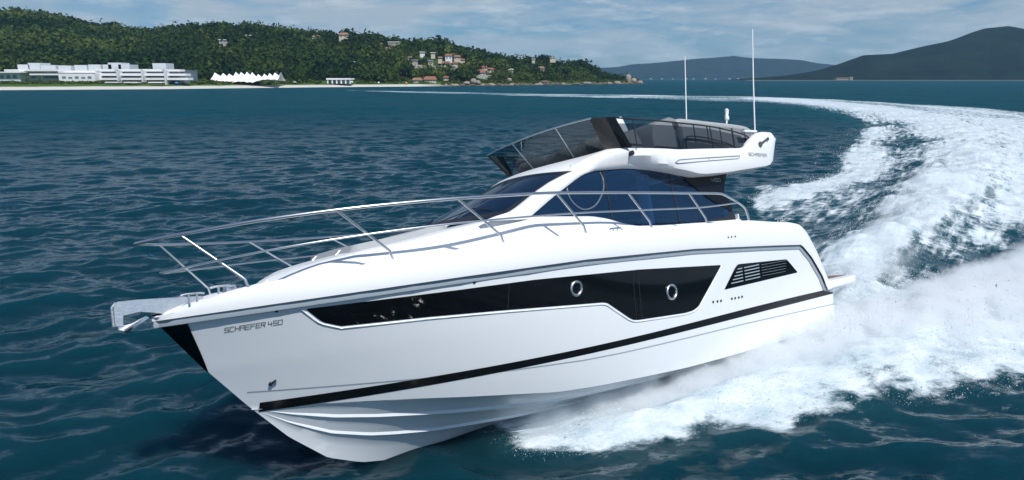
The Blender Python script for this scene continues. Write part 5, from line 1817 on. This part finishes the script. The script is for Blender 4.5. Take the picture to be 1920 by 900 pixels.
for (u, v, w, lab, tn, bk_) in ((880, 128, 34, 'dense dark tree beside the large terracotta house', .14, 42), (858, 136, 40, 'very dark spreading tree above the shore rocks left of the terracotta house', .10, 26),
                               (975, 124, 26, 'round green tree halfway down the headland slope', .3, 60), (1002, 130, 30, 'dark round tree below the grey roofed chalet', .15, 30), (1048, 128, 36, 'mid green bushy tree on the lower headland slope', .28, 40),
                               (725, 122, 36, 'domed green tree on the slope above the low brown beach house', .34, 44), (764, 124, 30, 'dark domed tree above the low brown beach house', .2, 40),
                               (690, 138, 30, 'light green low tree behind the beach right of the kiosk', .5, 30), (568, 146, 22, 'dark low tree left of the kiosk', .15, 34), (590, 146, 18, 'very dark bush like tree touching the kiosk', .1, 36)):
    tree(u, v, w, lab, back=bk_, tn=tn)
tree(968, 102, 8, 'left palm of the pair standing above the headland ridge', palm=True)
tree(976, 103.5, 7, 'right palm of the pair standing above the headland ridge', palm=True)
tree(1174, 137, 6, 'lone little palm on top of the pale rocks of the point', back=18, palm=True)
for (u, lab) in ((52, 'dark palm in front of the hotel left wing'), (77, 'dark palm beside the porch of the hotel left wing')):
    tree(u, 145, 12, lab, back=36, palm=True)

# boulders along the point
def boulder(u, v, w, h, label, m_, back, group=None):
    y = float(shore_y(u)) + back
    r_ = w / FPX * y / 2
    bm = bmesh.new()
    bmesh.ops.create_icosphere(bm, subdivisions=3, radius=1.0)
    sd_ = rng.uniform(0, 50)
    c = np.array([v_.co[:] for v_ in bm.verts])
    nn_ = fbm(c[:, 0] * 1.4 + sd_, c[:, 1] * 1.4, c[:, 2] * 1.4, o=3, seed=140)
    for v_, k in zip(bm.verts, nn_):
        v_.co *= .72 + .56 * k
        v_.co = Vector((v_.co.x * r_, v_.co.y * r_ * .9, v_.co.z * h / FPX * y * .62))
    me = bpy.data.meshes.new('boulder')
    bm.to_mesh(me); bm.free()
    me.shade_smooth(); me.set_sharp_from_angle(angle=math.radians(32))
    me.materials.append(m_)
    o = bpy.data.objects.new('boulder', me); COL.objects.link(o)
    o.location = (X_(u, y), y, Z_(v, y))
    o.rotation_euler = (0, 0, rng.uniform(0, 6))
    tag(o, label, 'boulder', group)
for a in ((1178, 149, 12, 15, 'tallest pale boulder of the point under the lone little palm', 'rock', 12), (1188, 152, 13, 9, 'sloping pale boulder right of the tallest one at the point', 'rock', 8), (1199, 155, 13, 6, 'outermost flat pale boulder at the tip of the point', 'rock', 3),
          (1158, 156, 14, 6, 'rounded whitish boulder left of the tallest one at the waterline', 'rock', 2), (888, 153, 13, 9, 'larger grey boulder below the large terracotta house', 'rock', 6), (875, 156, 12, 6, 'left grey boulder of the pair below the terracotta house', 'rock', 4),
          (897, 155, 9, 7, 'right grey boulder below the terracotta house', 'rock', 5), (955, 150, 11, 6, 'whitish boulder on the green bank right of the terracotta house', 'rock', 14), (1021, 154, 20, 5, 'long brown rock ledge on the shore below the chalet', 'rockd', 6),
          (1100, 156, 22, 4, 'low pale ledge at the waterline of the headland', 'rock', 3)):
    boulder(a[0], a[1], a[2], a[3], a[4], M[a[5]], a[6])
G_ = 'brown rocks strewn along the foot of the headland'
for k in range(46):
    u = 835 + 362 * (k + rng.uniform(0, 1)) / 46
    boulder(u, float(np.interp(u, [835, 1000, 1200], [160.6, 158.6, 155.8])), rng.uniform(5, 15), rng.uniform(3, 6), 'brown rock at the waterline along the foot of the headland', M['rockd' if rng.uniform() < .75 else 'rock'], rng.uniform(1, 7), G_)

# things on the beach
def umbrella(u, v, w, col, label, back=16):
    y = float(shore_y(u)) + back
    zg = float(land_z(u, y))
    r_ = w / FPX * y / 2
    e = empty('beach_umbrella', (X_(u, y), y, zg)); tag(e, label, 'umbrella')
    h = max(Z_(v, y) - zg, 1.8)
    c = MB()
    c.grid([[(math.cos(a) * r_ * k, math.sin(a) * r_ * k, h - (k ** 1.5) * .8) for k in (0, .35, .7, 1.0)] for a in np.linspace(0, 2 * math.pi, 13)])
    c.build('canopy', mat('umbrella_cloth', col, .8, var=.05), e)
    MB().tube([(0, 0, 0), (0, 0, h)], .04, 6).build('pole', M['whitep'], e)
umbrella(332, 158, 8, (.05, .25, .65), 'blue beach umbrella standing on the sand right of the hotel')
umbrella(451, 159, 5, (.70, .22, .06), 'orange beach umbrella on the sand in front of the tent pavilion')
umbrella(437, 159, 3.5, (.65, .28, .10), 'smaller orange umbrella left of the bigger orange one on the sand')
umbrella(553, 157, 7, (.35, .37, .40), 'grey beach umbrella on the sand left of the kiosk')
umbrella(355, 160, 4, (.8, .8, .78), 'small white umbrella on the sand right of the blue one')
umbrella(660, 159, 5, (.78, .78, .74), 'white umbrella on the sand in front of the kiosk')
umbrella(710, 160, 4, (.8, .79, .75), 'white umbrella on the sand farther right of the kiosk', 12)
umbrella(762, 159, 6, (.6, .2, .15), 'red umbrella near the end of the sand', 10)

# ------------------------------------------------------------------ far hills over the water
def range_mesh(name, prof, y0, dep, mat_, seed, rough=.05):
    us = np.linspace(prof[0][0], prof[-1][0], 300)
    P = []
    for u in us:
        zr = max(px_z(float(itp(prof, u)), y0 + dep * .5), .5)
        row = []
        for t in np.linspace(0, 1, 34):
            y = y0 + dep * t * 1.1
            k = 1 - abs(t - .5) * 2
            x = float(px_x(u, y0 + dep * .5)) + 0.0
            r1 = float(fbm(np.array([x * .006]), np.array([y * .006]), o=4, seed=seed)[0]) - .5
            z = zr * (k ** .85) * (1 + (1 - k) * r1 * 1.6) + rough * zr * r1 * k * .5
            row.append((x, y, z - .5))
        P.append(row)
    o = MB().grid(P).build(name, mat_, None, smooth=80, normals=False)
    tag(o, kind='structure')
    return o
def far_mat(name, c0, c1):
    m, n, l, b = nmat(name)
    g = n.new('ShaderNodeNewGeometry')
    t = n.new('ShaderNodeTexNoise'); t.inputs['Scale'].default_value = .014; t.inputs['Detail'].default_value = 10; t.inputs['Roughness'].default_value = .78
    l.new(g.outputs['Position'], t.inputs['Vector'])
    cr = n.new('ShaderNodeValToRGB')
    cr.color_ramp.elements[0].position = .38; cr.color_ramp.elements[0].color = (*c0, 1)
    cr.color_ramp.elements[1].position = .65; cr.color_ramp.elements[1].color = (*c1, 1)
    l.new(t.outputs['Fac'], cr.inputs[0]); l.new(cr.outputs[0], b.inputs['Base Color'])
    b.inputs['Roughness'].default_value = 1; b.inputs['Specular IOR Level'].default_value = 0
    return m
M['fard'] = far_mat('distant_woodland', (.002, .004, .004), (.013, .020, .013))
range_mesh('hill', [(1380, 150), (1420, 146), (1480, 141), (1545, 131), (1560, 127), (1600, 111), (1625, 102), (1680, 98), (1720, 89), (1780, 76), (1830, 56), (1850, 50), (1885, 47), (1910, 52), (1960, 72), (2060, 100), (2250, 130), (2500, 146)], 1700, 560, M['fard'], 160)
range_mesh('hill', [(1020, 150), (1080, 131), (1120, 127), (1160, 125), (1185, 120), (1250, 115), (1310, 109), (1345, 106), (1375, 103), (1420, 108), (1470, 109), (1505, 112), (1530, 117), (1600, 125), (1700, 132), (1850, 140)], 4300, 900, M['fard'], 170)
range_mesh('hill', [(700, 150), (860, 143), (1000, 138), (1090, 129), (1140, 126), (1220, 130), (1400, 138), (1560, 146)], 5000, 600, M['fard'], 171)
# shore strips, buildings across the water
M['strand'] = mat('distant_strand', (.17, .165, .14), .9, var=.2, vscale=.02)
YF = 1690
M['fortw'] = mat('old_plaster', (.30, .26, .20), .9, var=.2, vscale=.2)
o = MB().box(((X_(1400, YF) + X_(2500, YF)) / 2, YF + 4, .6), (X_(2500, YF) - X_(1400, YF), 10, 2.0)).build('shore', M['strand'], None); tag(o, kind='structure')
fo_ = building('fort', 'pale long fortress like building at the foot of the big right hand mountain', 'fort')
block('wall', 1568, 1598, 146.2, 150.5, YF + 8, 16, M['fortw'], fo_, 0)
block('tower', 1594, 1599, 144, 150.5, YF + 4, 8, M['fortw'], fo_, 0)
block('roof', 1567, 1593, 145.2, 146.3, YF + 7, 18, M['tileb'], fo_)
place_root(fo_)
for k in range(9):
    u = 1222 + k * 20.5 + rng.uniform(-4, 4)
    y = 4240
    w = rng.uniform(7, 16); h = rng.uniform(2, 5)
    e = MB().box((0, 0, h / 2), (w, 14, h)).add([(-w / 2 - 1, -8, h), (w / 2 + 1, -8, h), (w / 2 + 1, 8, h), (-w / 2 - 1, 8, h), (0, 0, h + 3)], [(0, 1, 4), (1, 2, 4), (2, 3, 4), (3, 0, 4)]).build('far_building', M['conc'], None)
    e.location = (X_(u, y), y, 0)
    tag(e, 'tiny white building on the far shore beneath the blue hills', 'building', 'tiny white buildings on the far shore')

# ------------------------------------------------------------------ haze
hz = MB().box((0, 0, 144), (12300, 12300, 292)).build('haze', mat('air', (1, 1, 1)), None)
tag(hz, kind='stuff'); tag(hz, 'thin blue air haze over the bay', 'haze')
hm, hn, hl, hb_ = nmat('air_haze')
hn.remove(hb_)
pv = hn.new('ShaderNodeVolumePrincipled')
pv.inputs['Color'].default_value = (.41, .73, 1.0, 1)
pv.inputs['Density'].default_value = 0.000085
pv.inputs['Anisotropy'].default_value = 0.0
hl.new(pv.outputs[0], hn['Material Output'].inputs['Volume'])
hz.data.materials.clear(); hz.data.materials.append(hm)
